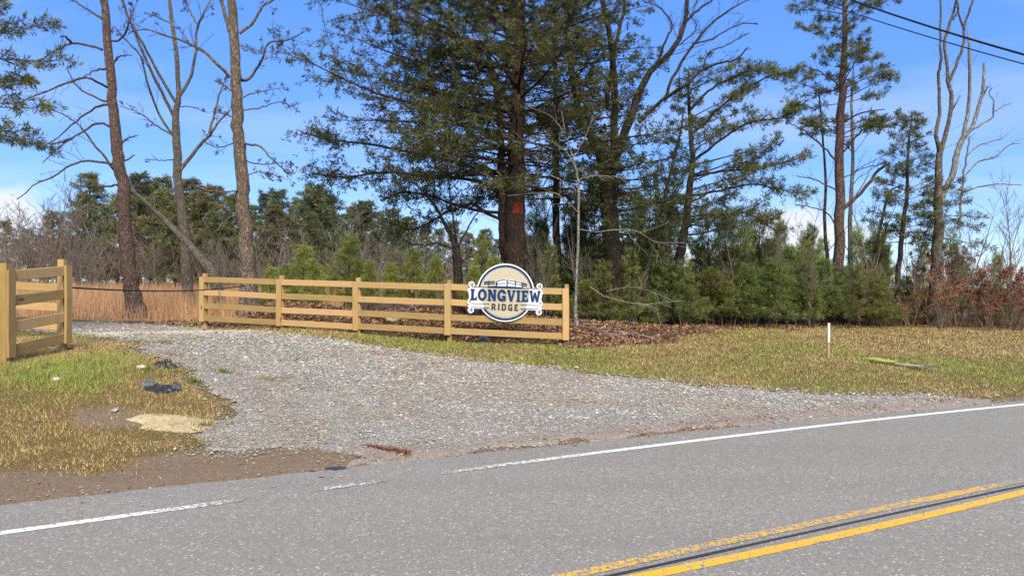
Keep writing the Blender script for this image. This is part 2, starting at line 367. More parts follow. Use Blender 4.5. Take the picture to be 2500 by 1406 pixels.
def wob(x, y, a=0.25, s=2.2): return x + a * (fbm(x, y, s, 11, 3) - 0.5) * 2, y + a * (fbm(x, y, s, 21, 3) - 0.5) * 2
def in_drive(x, y):
    x2, y2 = wob(x, y); return inpoly(DPOLY, x2, y2) & ((y - edge_y(x)) > -0.2)
def cover(x, y):
    e = (y - edge_y(x)) * COSR; f = y - fence_y(x)
    n = fbm(x, y, 1.1, 31, 3) - 0.5
    dirt = (1 - ss(0.35, 1.45, e + n * 1.7 - 0.15 * ss(-2, -5, x))) * (1 - ss(0.6, 2.6, x)) + 0.8 * (1 - ss(0.12, 0.4, e + 0.3 * n)) * (x > 1.5)
    dx, dy = x - DARK[0], (y - DARK[1]); dirt = np.maximum(dirt, 0.72 * (1 - ss(0.1, 1.3, np.hypot(dx / 0.75, dy / 0.45) + 1.8 * n)))
    lit_r = ss(-0.5, 0.6, y - litter_y(x) + n * 1.6) * (x > 1.0)
    lit_f = ss(0.05, 0.7, f + n * 0.6) * ss(-12.2, -10.8, x + n) * (x < 4.0) * np.where(x < -7.6, 1 - ss(1.0, 2.2, f + n), 1)
    litter = np.maximum(lit_r, lit_f)
    field = ss(0.4, 1.8, f + n) * (1 - ss(-8.4, -7.2, x + 0.4 * n)) * np.where(x > -11.5, ss(1.0, 2.2, f + n), 1)
    far = ss(45, 60, y); litter = np.maximum(litter * (1 - far * (x < -5)), far * (x > -8))
    return dirt, litter, field
DARK = G(292, 1022)[:2]

def axis(a, b, lo, hi, st):
    m = np.arange(lo, hi, st); L, R = [lo], [m[-1]]; g = st
    while L[-1] > a: g *= 1.22; L.append(L[-1] - g)
    g = st
    while R[-1] < b: g *= 1.22; R.append(R[-1] + g)
    return np.concatenate([np.array(L[1:])[::-1], m, np.array(R[1:])])
gx = axis(-900, 900, -20, 28, 0.2); gy = axis(-300, 1500, 2, 34, 0.16)
X, Y = np.meshgrid(gx, gy, indexing='ij'); nx, ny = X.shape
Z = Hgt(X, Y) + 0.02 * (fbm(X, Y, 5, 41, 3) - 0.5) * ss(0.2, 1, (Y - edge_y(X)))
ind = in_drive(X, Y)
er = ind.copy()
for _ in range(2):
    er[1:-1, 1:-1] = er[1:-1, 1:-1] & er[:-2, 1:-1] & er[2:, 1:-1] & er[1:-1, :-2] & er[1:-1, 2:]
Z = np.where(er, Z - 0.05, Z)
idx = np.arange(nx * ny).reshape(nx, ny)
q = np.stack([idx[:-1, :-1], idx[1:, :-1], idx[1:, 1:], idx[:-1, 1:]], -1).reshape(-1, 4)
dc, lc, fc = cover(X, Y)
me = make_mesh('ground', np.stack([X, Y, Z], -1).reshape(-1, 3), [q], smooth=True, attrs={'dirt': dc.ravel(), 'litter': lc.ravel(), 'field': fc.ravel()})
tag(obj('ground', me, M_GROUND), 'grassy roadside ground rising to woods and field', 'ground', kind='structure')

def strip(name, xs, lo, hi, z, mat, kind='structure', label=None, cat=None, wear=None, rows=2):
    ys = [lo + (hi - lo) * i / (rows - 1) for i in range(rows)]
    V = np.concatenate([np.stack([xs, y, np.full_like(xs, z)], 1) for y in ys]); n = len(xs); F = []
    for r in range(rows - 1):
        i = np.arange(n - 1) + r * n; F.append(np.stack([i, i + 1, i + 1 + n, i + n], 1))
    if wear is not None: F = [f[(wear[:-1] < 1.05) & (wear[1:] < 1.05)] for f in F]
    at = {'wear': np.tile(wear, rows)} if wear is not None else None
    return tag(obj(name, make_mesh(name, V, F, attrs=at), mat), label, cat, kind=kind)
xs = np.concatenate([np.arange(-160, -12, 4), np.arange(-12, 20, 0.06), np.arange(20, 200, 4)])
je = 0.05 * (fbm(xs, xs * 0, 3.0, 51, 4) - 0.5) * 2 + 0.02 * (vnoise(xs, xs * 0, 14, 52) - 0.5)
near = yel_y(xs) - (white_y(xs) - yel_y(xs)) - 0.7
strip('road', xs, near, edge_y(xs) + je, 0.0, M_ASPHALT, label='pale worn asphalt road', cat='road')
xs = np.concatenate([np.arange(-60, -12, 1), np.arange(-12, 20, 0.05), np.arange(20, 90, 1)])
pxw = xs / white_y(xs) * FPX + CX
wear = np.interp(pxw, [0, 250, 560, 610, 640, 740, 790, 930, 975, 1040, 1080, 1400, 1700, 1950], [0.42, 0.44, 0.62, 0.95, 1.6, 1.6, 0.62, 0.66, 1.6, 1.6, 0.66, 0.50, 0.34, 0.22])
strip('edge_line', xs, white_y(xs) - 0.055, white_y(xs) + 0.055, 0.004, M_WHITE, label='worn white edge line', cat='road marking', wear=wear)
strip('centre_line', xs, yel_y(xs) - 0.053, yel_y(xs) + 0.053, 0.004, M_YELLOW, label='flaking yellow centre line beyond the tar seal', cat='road marking', wear=0.42 + 0.3 * vnoise(xs, xs * 0, 1.3, 181))
strip('centre_line', xs, yel2_y(xs) - 0.055, yel2_y(xs) + 0.055, 0.004, M_YELLOW, label='solid yellow centre line before the tar seal', cat='road marking', wear=np.full_like(xs, 0.12))
tw = 0.017 + 0.007 * (vnoise(xs, xs * 0, 2.2, 61) - 0.5)
strip('crack_seal', xs, tar_y(xs) - tw, tar_y(xs) + tw, 0.006, M_TAR, label='black tar crack seal between the yellow lines', cat='road marking')

st = 0.09
bx0, by0 = DPOLY.min(0) - 0.3; bx1, by1 = DPOLY.max(0) + 0.3
bx0 = max(bx0, -24)
gx2 = np.arange(bx0, bx1, st); gy2 = np.arange(by0, min(by1, 34), st)
X, Y = np.meshgrid(gx2, gy2, indexing='ij')
msk = in_drive(X, Y)
cell = msk[:-1, :-1] & msk[1:, :-1] & msk[1:, 1:] & msk[:-1, 1:]
idx = np.arange(X.size).reshape(X.shape)
q = np.stack([idx[:-1, :-1], idx[1:, :-1], idx[1:, 1:], idx[:-1, 1:]], -1)[cell]
Z = np.maximum(Hgt(X, Y) + 0.012 + 0.018 * (fbm(X, Y, 4, 71, 3) - 0.5), -0.005)
Z = np.where((np.bincount(q.ravel(), minlength=X.size) < 4).reshape(X.shape), Z - 0.06, Z)      # the sheet dips into the soil along its rim
u, inv = np.unique(q, return_inverse=True)
def gravel_dirt(x, y):
    e = (y - edge_y(x)) * COSR; tr = y - (edge_y(x) + 4.6 + 0.35 * (x - 2))
    d = np.maximum(0.85 * (1 - ss(0.15, 0.75, e + 0.6 * (fbm(x, y, 1.5, 81, 3) - 0.5))), 0.62 * np.exp(-(tr / 1.2) ** 2) * ss(-3, 0.5, x))
    return np.maximum(d, 0.5 * ss(14, 19, y)) * np.ones_like(x)
me = make_mesh('gravel_driveway', np.stack([X.ravel()[u], Y.ravel()[u], Z.ravel()[u]], 1), [inv.reshape(-1, 4)], smooth=True, attrs={'dirt': gravel_dirt(X.ravel()[u], Y.ravel()[u])})
tag(obj('gravel_driveway', me, M_GRAVEL), 'grey gravel driveway leaving the road', 'driveway', kind='structure')

# loose stones: real little rocks, one joined heap
def scatter(n, x0, x1, y0, y1, keep):
    x = RNG.uniform(x0, x1, n); y = RNG.uniform(y0, y1, n); k = keep(x, y); return x[k], y[k]
def stones(name, x, y, z, size, col, mat, label, cat, parent=None):
    n = len(x); base = np.array([[1, 0, 0], [-.5, .87, 0], [-.5, -.87, 0], [.1, .1, .8], [-.1, 0, -.6], [.45, .75, .25]])
    V = base[None] * RNG.uniform(0.65, 1.35, (n, 6, 1)) + RNG.normal(0, 0.12, (n, 6, 3))
    V[:, :, 2] *= RNG.uniform(0.32, 0.62, (n, 1)); a = RNG.uniform(0, 6.28, n); ca, sa = np.cos(a)[:, None], np.sin(a)[:, None]
    xx = V[..., 0] * ca - V[..., 1] * sa; yy = (V[..., 0] * sa + V[..., 1] * ca) * RNG.uniform(0.6, 1, (n, 1))
    V = np.stack([xx, yy, V[..., 2]], -1) * size[:, None, None] + np.stack([x, y, z], 1)[:, None]
    f = np.array([[0, 5, 3], [5, 1, 3], [1, 2, 3], [2, 0, 3], [0, 4, 5], [5, 4, 1], [1, 4, 2], [2, 4, 0]])
    F = (f[None] + 6 * np.arange(n)[:, None, None]).reshape(-1, 3)
    return tag(obj(name, make_mesh(name, V.reshape(-1, 3), [F], col=np.repeat(col, 6, 0)), mat, parent), label, cat, kind='stuff')
def gravel_keep(x, y):
    a = x / np.maximum(y, 0.1) * FPX + CX
    p = np.clip((11.5 / np.maximum(y, 3)) ** 1.6, 0, 1) * (1 - 0.6 * gravel_dirt(x, y))
    jx, jy = x + RNG.normal(0, 0.16, len(x)), y + RNG.normal(0, 0.20, len(x))
    return in_drive(jx, jy) & ((y - edge_y(x)) > -0.05) & (RNG.random(len(x)) < p) & (a > -150) & (a < 2600) & (y < 24)
x, y = scatter(600000, -12, 12, 5.5, 24, gravel_keep)
sz = RNG.lognormal(math.log(0.0098), 0.40, len(x)) * np.clip(y / 9, 1, 1.6)
sz = np.clip(sz, 0.006, 0.045)
g = RNG.uniform(0.15, 0.43, len(x)); warm = RNG.random(len(x))
colr = g[:, None] * np.array([1.18, 1.12, 0.985]) * np.where(warm[:, None] > 0.86, np.array([1.0, 0.90, 0.78]), 1.0)
tn = fbm(x, y, 0.9, 151, 4)[:, None]; bz = np.clip((tn - 0.46) * 3.2, 0, 1) + 0.55 * gravel_dirt(x, y)[:, None]
colr = colr * (1 - np.clip(bz, 0, 1) * (1 - np.array([0.92, 0.80, 0.68]))) * (0.86 + 0.30 * fbm(x, y, 2.3, 161, 3)[:, None])
stones('gravel_stones', x, y, Hgt(x, y) + 0.012 + sz * 0.25, sz, colr, M_STONE, 'loose grey gravel stones on the driveway', 'gravel')
def spill_keep(x, y):
    e = (y - edge_y(x)) * COSR; return (e > -0.55) & (e < 0.35) & (RNG.random(len(x)) < np.exp(-np.abs(e + 0.0) * 5)) & (x > -3.6)
x, y = scatter(9000, -4, 10, 4, 13, spill_keep)
sz = np.clip(RNG.lognormal(math.log(0.011), 0.4, len(x)), 0.006, 0.035); g = RNG.uniform(0.07, 0.5, len(x))
stones('spilled_gravel', x, y, np.maximum(Hgt(x, y), 0.0) + sz * 0.25, sz, g[:, None] * np.array([1, .93, .85]), M_STONE, 'scattered gravel along the asphalt edge', 'gravel')


def shoulder_keep(x, y):
    e = (y - edge_y(x)) * COSR; return (e > -0.08) & (e < 1.5) & (RNG.random(len(x)) < 0.75 * np.exp(-np.abs(e - 0.3) * 1.6)) & (fbm(x, y, 2.2, 171, 3) > 0.40)
x, y = scatter(16000, -8.5, 0.5, 3.2, 9.0, shoulder_keep)
sz = np.clip(RNG.lognormal(math.log(0.008), 0.5, len(x)), 0.004, 0.03); g = RNG.uniform(0.08, 0.34, len(x))
stones('shoulder_pebbles', x, y, np.maximum(Hgt(x, y), 0.0 * x) + sz * 0.2, sz, g[:, None] * np.array([1.0, .82, .64]), M_STONE, 'brown pebbles and clods on the dirt shoulder', 'gravel')
# ------------------------------------------------------------------ board fences
def frame_obj(name, me, mat, parent, origin, ax, ay):
    ax = Vector(ax).normalized(); az_ = ax.cross(Vector(ay)).normalized(); ay = az_.cross(ax)
    o = obj(name, me, mat, parent)
    m = Matrix.Identity(4); m.col[0][:3] = ax; m.col[1][:3] = ay; m.col[2][:3] = az_; m.col[3][:3] = origin
    o.matrix_local = Matrix.Translation(-parent.location) @ m
    return o
def board_mesh(L, w, t, bow=0.0, n=10, ch=0.005):
    """board along local X, width along Z, thickness along Y, chamfered, slightly bowed and cupped"""
    prof = np.array([[-t / 2 + ch, -w / 2], [t / 2 - ch, -w / 2], [t / 2, -w / 2 + ch], [t / 2, w / 2 - ch], [t / 2 - ch, w / 2], [-t / 2 + ch, w / 2], [-t / 2, w / 2 - ch], [-t / 2, -w / 2 + ch]])
    xs = np.linspace(0, L, n); V = []
    for i, x in enumerate(xs):
        k = math.sin(math.pi * x / L); p = prof + RNG.normal(0, 0.0007, prof.shape)
        V.append(np.stack([np.full(8, x), p[:, 0] + bow * 0.5 * k, p[:, 1] + bow * k], 1))
    V = np.concatenate(V); F = []
    for i in range(n - 1):
        a = i * 8 + np.arange(8); b = i * 8 + (np.arange(8) + 1) % 8; F.append(np.stack([a, b, b + 8, a + 8], 1))
    e0 = np.arange(8)[::-1]; e1 = (n - 1) * 8 + np.arange(8)
    me = make_mesh('board', V, F + [e0[None], e1[None]]); return me
RAIL_C = [FH - 0.075, FH - 0.075 - 0.345, FH - 0.075 - 0.69, 0.085]       # rail centres above the foot of the face board
def board_fence(name, label, group, tops, ground_gap=0.13, post_w=0.095, nrm_side=1, ends_face=True, rails=RAIL_C, face=True, rail_jit=0.006):
    """tops: tops of the face boards, one for each post"""
    root = empty(name, (tops[0][0], tops[0][1], tops[0][2] - FH - ground_gap), label, 'fence', group)
    n = len(tops); T = [Vector(t) for t in tops]
    for i in range(n):
        d = (T[min(i + 1, n - 1)] - T[max(i - 1, 0)]); d.z = 0; d.normalize()
        nrm = Vector((d.y, -d.x, 0)) * nrm_side                              # toward the viewer's side of the fence
        foot = T[i] - Vector((0, 0, FH))
        gz = float(Hgt(foot.x, foot.y))
        pb = Vector((foot.x, foot.y, gz - 0.3)) - nrm * (post_w / 2 + 0.019 + 0.036) + d * 0.025
        o = frame_obj('post', board_mesh(T[i].z + 0.09 - pb.z, post_w, post_w, RNG.normal(0, 0.004)), M_WOOD, root, pb, (0, 0, 1), nrm)
        if face:
            frame_obj('face_board', board_mesh(FH, 0.145, 0.036, RNG.normal(0, 0.003)), M_WOOD, root, foot, Vector((0, 0, 1)) + d * RNG.normal(0, 0.004), nrm)
    for i in range(n - 1):
        d = T[i + 1] - T[i]; dh = Vector((d.x, d.y, 0)).normalized(); nrm = Vector((dh.y, -dh.x, 0)) * nrm_side
        for zc_ in rails:
            a = T[i] + Vector((0, 0, zc_ - FH + RNG.normal(0, rail_jit))) - nrm * 0.0375 + dh * 0.002
            b = T[i + 1] + Vector((0, 0, zc_ - FH + RNG.normal(0, rail_jit))) - nrm * 0.0375 - dh * 0.002
            frame_obj('rail', board_mesh((b - a).length, 0.142, 0.036, RNG.normal(0, 0.006), 14), M_WOOD, root, a, b - a, nrm)
    return root
fence = board_fence('board_fence', 'four-rail yellow pine board fence carrying the round sign', None, POSTS)

ga = P(28, 658.8, 9.8); gb = P(166, 648.0, 11.0)
gate = board_fence('board_fence', 'new pine rail fence corner standing in the grass by the gravel', None, [ga, gb], nrm_side=1)
# the heavy post beside it
nb = np.array([ga[0] - 0.25, ga[1] - 0.20]); zb = float(Hgt(*nb)) - 0.3
me = board_mesh(ga[2] + 0.02 - zb, 0.15, 0.15, 0.002)
frame_obj('corner_post', me, M_WOOD, gate, Vector((nb[0], nb[1], zb)), (0, 0, 1), (0, -1, 0))
# rear wing: rails running off to the left behind the corner
wr = P(146, 693, 13.2); wl_ = np.array([wr[0] - 2.45, wr[1] - 0.35, wr[2] + 0.12]); wl2 = np.array([wl_[0] - 2.4, wl_[1] - 0.3, wl_[2] + 0.10])
board_fence('board_fence', 'rear run of pine rails behind the fence corner, facing the gravel', None, [wl2, wl_, wr], nrm_side=1, face=False)

# rope from the corner post to the oak trunk
def tube_mesh(pts, rad, sides=6):
    T = Tubes(); T.add(np.asarray(pts), np.full(len(pts), rad) if np.isscalar(rad) else rad); return T.mesh('tube', sides)
class Tubes:
    def __init__(s): s.g = {}
    def add(s, pts, rad): s.g.setdefault(len(pts), []).append((pts, rad))
    def arrays(s, sides, rough=0.0):
        Vs, Fs, off = [], [], 0
        for n, L in s.g.items():
            Pn = np.array([p for p, _ in L], float); R = np.array([r for _, r in L], float); B = len(L)
            Tn = np.gradient(Pn, axis=1) if n > 2 else np.repeat((Pn[:, 1:] - Pn[:, :1]), 2, 1); Tn = unit(Tn)
            mean = unit(Pn[:, -1] - Pn[:, 0]); ref = unit(np.cross(mean, np.array([0.31, 0.52, 0.23]) + 0 * mean))[:, None]
            N = unit(ref - (ref * Tn).sum(-1, keepdims=True) * Tn); Bn = np.cross(Tn, N)
            a = np.arange(sides) / sides * 2 * math.pi
            rr = R[..., None] * (1 + (RNG.normal(0, rough, (B, n, sides)) if rough else 0) * np.ones((B, n, sides)))
            V = Pn[:, :, None] + rr[..., None] * (np.cos(a)[None, None, :, None] * N[:, :, None] + np.sin(a)[None, None, :, None] * Bn[:, :, None])
            idx = off + np.arange(B * n * sides).reshape(B, n, sides)
            nxt = np.roll(idx, -1, 2)
            F = np.stack([idx[:, :-1], nxt[:, :-1], nxt[:, 1:], idx[:, 1:]], -1).reshape(-1, 4)
            Vs.append(V.reshape(-1, 3)); Fs.append(F); off += B * n * sides
        return np.concatenate(Vs), Fs
    def mesh(s, name, sides, rough=0.0):
        V, F = s.arrays(sides, rough); return make_mesh(name, V, F, smooth=True)
def sag(a, b, s, n=24):
    t = np.linspace(0, 1, n)[:, None]; p = np.asarray(a) * (1 - t) + np.asarray(b) * t; p[:, 2] -= s * 4 * (t * (1 - t))[:, 0]; return p
M_ROPE = plain('black_rope', (0.02, 0.02, 0.022), 0.7, 0.2)
rp = sag(P(172, 702, 11.05), P(600, 697, 21.6), 0.10)
tag(obj('rope_barrier', tube_mesh(rp, 0.014), M_ROPE), 'black rope strung from the fence corner to the rough-barked trunk', 'rope')
M_CABLE = plain('cable', (0.012, 0.012, 0.014), 0.6, 0.3)
def cable(p0, p1, rad, label):
    a, b = np.asarray(p0), np.asarray(p1); d = b - a; t = np.linspace(-1.2, 1.6, 40)[:, None]; p = a + d * t
    p[:, 2] += 0.18 * ((t[:, 0] - 0.5) ** 2 - 0.25); tag(obj('power_cable', tube_mesh(p, rad), M_CABLE), label, 'power cable', 'cables over the road verge')
cable(P(2070, -2, 20.0), P(2500, 134, 15.5), 0.023, 'thick upper black cable crossing in front of the tall pine')
cable(P(2010, 8, 20.3), P(2500, 157, 15.7), 0.013, 'thin lower black cable crossing in front of the tall pine')

# ------------------------------------------------------------------ the round sign
SR = 0.652
p4, p5 = Vector(POSTS[3]), Vector(POSTS[4])
sd = (p5 - p4); sdh = Vector((sd.x, sd.y, 0)).normalized(); snrm = Vector((sdh.y, -sdh.x, 0))
tt = 0.5
sc0 = P(1233.5, 714.5, 16.55); sc0 = Vector(sc0)
k = (p4 - sc0).dot(snrm); sc0 = sc0 + snrm * (k + 0.0)
sign = empty('entrance_sign', sc0, 'round cream and navy sign reading LONGVIEW RIDGE on the fence', 'sign')
roll = -0.030
sx_ = (sdh * math.cos(roll) + Vector((0, 0, 1)) * math.sin(roll)).normalized(); sz_ = snrm; sy_ = sz_.cross(sx_)
def shape(name, contours, depth0, thick, mat, parent=None):
    """closed 2-D outlines in sign units, even-odd filled, extruded from depth0 toward the viewer"""
    cu = bpy.data.curves.new(name, 'CURVE'); cu.dimensions = '2D'; cu.fill_mode = 'BOTH'; cu.extrude = thick / 2
    for c in contours:
        sp = cu.splines.new('POLY'); sp.points.add(len(c) - 1)
        for i, (a, b) in enumerate(c): sp.points[i].co = (a * SR, b * SR, 0, 1)
        sp.use_cyclic_u = True
    tmp = bpy.data.objects.new(name, cu); COL.objects.link(tmp)
    dg = bpy.context.evaluated_depsgraph_get(); me = bpy.data.meshes.new_from_object(tmp.evaluated_get(dg))
    bpy.data.objects.remove(tmp); bpy.data.curves.remove(cu)
    o = obj(name, me, mat, parent or sign)
    m = Matrix.Identity(4); m.col[0][:3] = sx_; m.col[1][:3] = sy_; m.col[2][:3] = sz_; m.col[3][:3] = sz_ * (depth0 + thick / 2)
    o.matrix_local = m if (parent is None or parent is sign) else Matrix.Translation(sz_ * 0)
    return o
def circ(r, cx=0, cy=0, n=72, a0=0.0): return [(cx + r * math.cos(2 * math.pi * i / n + a0), cy + r * math.sin(2 * math.pi * i / n + a0)) for i in range(n)]
def rect(x0, y0, x1, y1): return [(x0, y0), (x1, y0), (x1, y1), (x0, y1)]
def stroke(pts, w):
    p = np.array(pts, float); t = np.gradient(p, axis=0); t /= np.linalg.norm(t, axis=1, keepdims=True); nn = np.stack([-t[:, 1], t[:, 0]], 1)
    return [tuple(a) for a in p + nn * w / 2] + [tuple(a) for a in (p - nn * w / 2)[::-1]]
M_SW = plain('sign_white', (0.72, 0.73, 0.75), 0.4, 0.4, 0.05); M_SC = plain('sign_cream', (0.45, 0.405, 0.285), 0.5, 0.4, 0.05)
M_SB = plain('sign_navy', (0.006, 0.030, 0.115), 0.45, 0.2, 0.1); M_SK = plain('sign_charcoal', (0.025, 0.03, 0.035), 0.45, 0.4, 0.1)
M_SD = plain('sign_dark_ring', (0.008, 0.020, 0.065), 0.45, 0.2, 0.1)
M_SSH = plain('sign_letter_shade', (0.25, 0.27, 0.28), 0.5, 0.3, 0.05)
shape('disc_panel', [circ(1.0)], 0.0, 0.030, M_SW)
shape('outer_ring', [circ(0.955), circ(0.885)], 0.030, 0.005, M_SD)
shape('inner_ring', [circ(0.868), circ(0.852)], 0.030, 0.005, M_SD)
shape('cream_field', [circ(0.835)], 0.030, 0.004, M_SC)
B0, B1 = -0.575, 0.165
wing = []
for s in (-1, 1):
    body = [(s * 0.80, B1), (s * 1.12, B1), (s * 1.265, B1 - 0.03), (s * 1.31, B1 - 0.13), (s * 1.265, B1 - 0.22), (s * 1.245, -0.22), (s * 1.30, -0.31), (s * 1.30, -0.40), (s * 1.24, -0.455), (s * 1.30, -0.50), (s * 1.20, B0), (s * 0.72, B0)]
    wing.append(body if s > 0 else body[::-1])
shape('ribbon_panel', [wing[0]], 0.030, 0.014, M_SW); shape('ribbon_panel', [wing[1]], 0.030, 0.014, M_SW)
shape('ribbon_band', [rect(-0.81, B0, 0.81, B1)], 0.030, 0.0085, M_SC)
for s in (-1, 1):
    shape('cream_edge', [[(s * 0.80, B1 - 0.005), (s * (0.80 if s else 0), B0 + 0.005)] + [(s * (0.80 - 0.0) + s * 0.0, B0)]][:0] or [[(s * math.cos(a) * 0.835, math.sin(a) * 0.835) for a in np.linspace(-0.75, 0.19, 14)] + [(s * 0.60, 0.16), (s * 0.60, -0.565)]], 0.0445, 0.001, M_SC)
    for cy_, sg in ((0.255, 1), (-0.635, -1)):
        c = circ(0.105, s * 1.175, cy_, 28); shape('scroll_disc', [c], 0.030, 0.0155, M_SW)
        sp = [(s * (1.175 + (0.062 - 0.045 * a / 9) * math.cos(a * s * sg + (math.pi * 0.5 if sg < 0 else -math.pi * 0.5)) * 1), cy_ + (0.062 - 0.045 * a / 9) * math.sin((a if sg * s > 0 else -a) + (math.pi * 0.5 if sg < 0 else -math.pi * 0.5))) for a in np.linspace(0, 9, 30)]
        shape('scroll_line', [stroke(sp, 0.022)], 0.0458, 0.003, M_SK)
    shape('scroll_line', [stroke([(s * (1.22 + 0.035 * math.cos(a)), -0.345 + 0.035 * math.sin(a)) for a in np.linspace(-1.5, 4, 18)], 0.02)], 0.0458, 0.003, M_SK)
    for vv in (-0.405, -0.535):
        shape('rule_line', [rect(min(s * 0.54, s * 1.17), vv - 0.011, max(s * 0.54, s * 1.17), vv + 0.011)], 0.0456, 0.003, M_SK)
    shape('rule_line', [rect(min(s * 0.70, s * 1.16), B1 - 0.008, max(s * 0.70, s * 1.16), B1 + 0.014)], 0.0459, 0.003, M_SK)
# emblem: a board fence corner
hill = [(-0.80, 0.155), (-0.6, 0.19), (-0.5, 0.215), (-0.2, 0.222), (0.2, 0.222), (0.45, 0.205), (0.62, 0.185), (0.80, 0.155)]
em = shape('emblem_hill', [hill], 0.0465, 0.004, M_SB)
def rail2(x0, y0, x1, y1, w): return [(x0, y0), (x1, y1), (x1, y1 + w), (x0, y0 + w)]
shape('emblem_backing', [[(-0.335, 0.21), (-0.335, 0.40), (0.05, 0.475), (0.05, 0.21)]], 0.0442, 0.002, M_SW)
shape('emblem_backing', [[(0.055, 0.21), (0.055, 0.475), (0.28, 0.43), (0.55, 0.37), (0.55, 0.21)]], 0.0442, 0.002, M_SW)
for (x0, y0, x1, y1) in ((-0.75, 0.335, -0.37, 0.365), (-0.75, 0.275, -0.37, 0.30), (-0.30, 0.375, 0.0, 0.43), (-0.30, 0.285, 0.0, 0.31), (0.07, 0.42, 0.745, 0.305), (0.07, 0.33, 0.745, 0.245)):
    shape('emblem_rail', [rail2(x0, y0, x1, y1, 0.028)], 0.0462, 0.003, M_SD)
for (x0, y1, w) in ((-0.60, 0.40, 0.03), (-0.335, 0.38, 0.055), (0.03, 0.455, 0.045), (0.32, 0.43, 0.034), (0.57, 0.37, 0.032)):
    shape('emblem_post', [rect(x0, 0.20, x0 + w, y1)], 0.0464, 0.004, M_SB)
# letters
def arc(cx, cy, rx, ry, a0, a1, n=18): return [(cx + rx * math.cos(math.radians(a)), cy + ry * math.sin(math.radians(a))) for a in np.linspace(a0, a1, n)]
LET = {
 'L': (0.70, [[(0, 0), (.68, 0), (.70, .30), (.58, .30), (.55, .14), (.36, .14), (.36, .90), (.45, .90), (.45, 1), (.02, 1), (.02, .90), (.11, .90), (.11, .10), (0, .10)]]),
 'O': (0.92, [arc(.46, .5, .46, .53, 0, 350, 36), arc(.46, .5, .22, .33, 0, 350, 30)]),
 'N': (0.92, [[(0, 0), (.38, 0), (.38, .09), (.30, .09), (.30, .62), (.62, 0), (.86, 0), (.86, .91), (.92, .91), (.92, 1), (.56, 1), (.56, .91), (.64, .91), (.64, .42), (.34, 1), (0, 1), (0, .91), (.08, .91), (.08, .09), (0, .09)]]),
 'G': (0.90, [arc(.46, .5, .46, .53, 50, 300, 26) + [(.80, .02), (.88, .02), (.88, .46), (.46, .46), (.46, .34), (.62, .34), (.62, .20)] + arc(.46, .5, .22, .33, 290, 50, 22) + [(.66, .66), (.90, .70)]]),
 'V': (0.88, [[(.33, 0), (.55, 0), (.82, .91), (.88, .91), (.88, 1), (.56, 1), (.56, .91), (.63, .91), (.46, .30), (.29, .91), (.37, .91), (.37, 1), (0, 1), (0, .91), (.06, .91)]]),
 'I': (0.42, [[(0, 0), (.42, 0), (.42, .09), (.33, .09), (.33, .91), (.42, .91), (.42, 1), (0, 1), (0, .91), (.09, .91), (.09, .09), (0, .09)]]),
 'E': (0.72, [[(0, 0), (.70, 0), (.72, .28), (.60, .28), (.56, .14), (.34, .14), (.34, .44), (.48, .44), (.48, .36), (.56, .36), (.56, .66), (.48, .66), (.48, .57), (.34, .57), (.34, .86), (.54, .86), (.58, .74), (.69, .74), (.68, 1), (0, 1), (0, .91), (.09, .91), (.09, .09), (0, .09)]]),
 'W': (1.14, [[(.24, 0), (.44, 0), (.57, .52), (.70, 0), (.90, 0), (1.08, .91), (1.14, .91), (1.14, 1), (.84, 1), (.84, .91), (.90, .91), (.79, .36), (.66, .85), (.48, .85), (.35, .36), (.25, .91), (.32, .91), (.32, 1), (0, 1), (0, .91), (.06, .91)]]),
 'R': (0.72, [[(0, 0), (.22, 0), (.22, .38), (.32, .38), (.48, 0), (.72, 0), (.53, .43)] + arc(.40, .69, .27, .31, -50, 90, 12) + [(0, 1)], [(.22, .55), (.38, .55)] + arc(.38, .69, .10, .135, -80, 80, 8) + [(.22, .83)]]),
 'D': (0.70, [[(0, 0), (.40, 0)] + arc(.40, .30, .30, .30, -80, 0, 7) + arc(.40, .70, .30, .30, 0, 90, 7) + [(0, 1)], [(.22, .17), (.36, .17)] + arc(.36, .32, .12, .15, -80, 0, 5) + arc(.36, .68, .12, .15, 0, 80, 5) + [(.22, .83)]]),
}
LET['i'] = (0.24, [[(0, 0), (.24, 0), (.24, 1), (0, 1)]])
LET['g'] = (0.68, [arc(.30, .30, .30, .30, 180, 270, 6) + [(.68, 0), (.68, .52), (.36, .52), (.36, .38), (.46, .38), (.46, .17)] + arc(.34, .32, .12, .15, 260, 180, 5) + arc(.34, .68, .12, .15, 180, 90, 5) + [(.46, .83), (.46, .70), (.68, .70)] + arc(.38, .70, .30, .30, 0, 90, 5) + arc(.30, .70, .30, .30, 90, 180, 6)])
LET['e'] = (0.58, [[(0, 0), (.58, 0), (.58, .17), (.22, .17), (.22, .42), (.50, .42), (.50, .58), (.22, .58), (.22, .83), (.58, .83), (.58, 1), (0, 1)]])
def word(txt, u0, u1, v0, h, gap, mat, depth, thick, shade=None, heights=None):
    ws = [LET[c][0] for c in txt]; tot = sum(ws) + gap * (len(txt) - 1); k = (u1 - u0) / tot; u = u0
    for c, w in zip(txt, ws):
        cs = [[(u + x * k, v0 + y * h) for x, y in q_] for q_ in LET[c][1]]
        lt = shape('letter', cs, depth, thick, mat)
        if shade: shape('letter_shade', [[(a + 0.022, b - 0.026) for a, b in q_] for q_ in cs], depth - 0.0045, thick * 0.3, shade)
        u += (w + gap) * k
word('LONGVIEW', -1.21, 1.21, -0.275, 0.375, 0.10, M_SB, 0.0520, 0.012, M_SSH)
word('RiDge', -0.46, 0.46, -0.60, 0.215, 0.34, M_SK, 0.0470, 0.006)

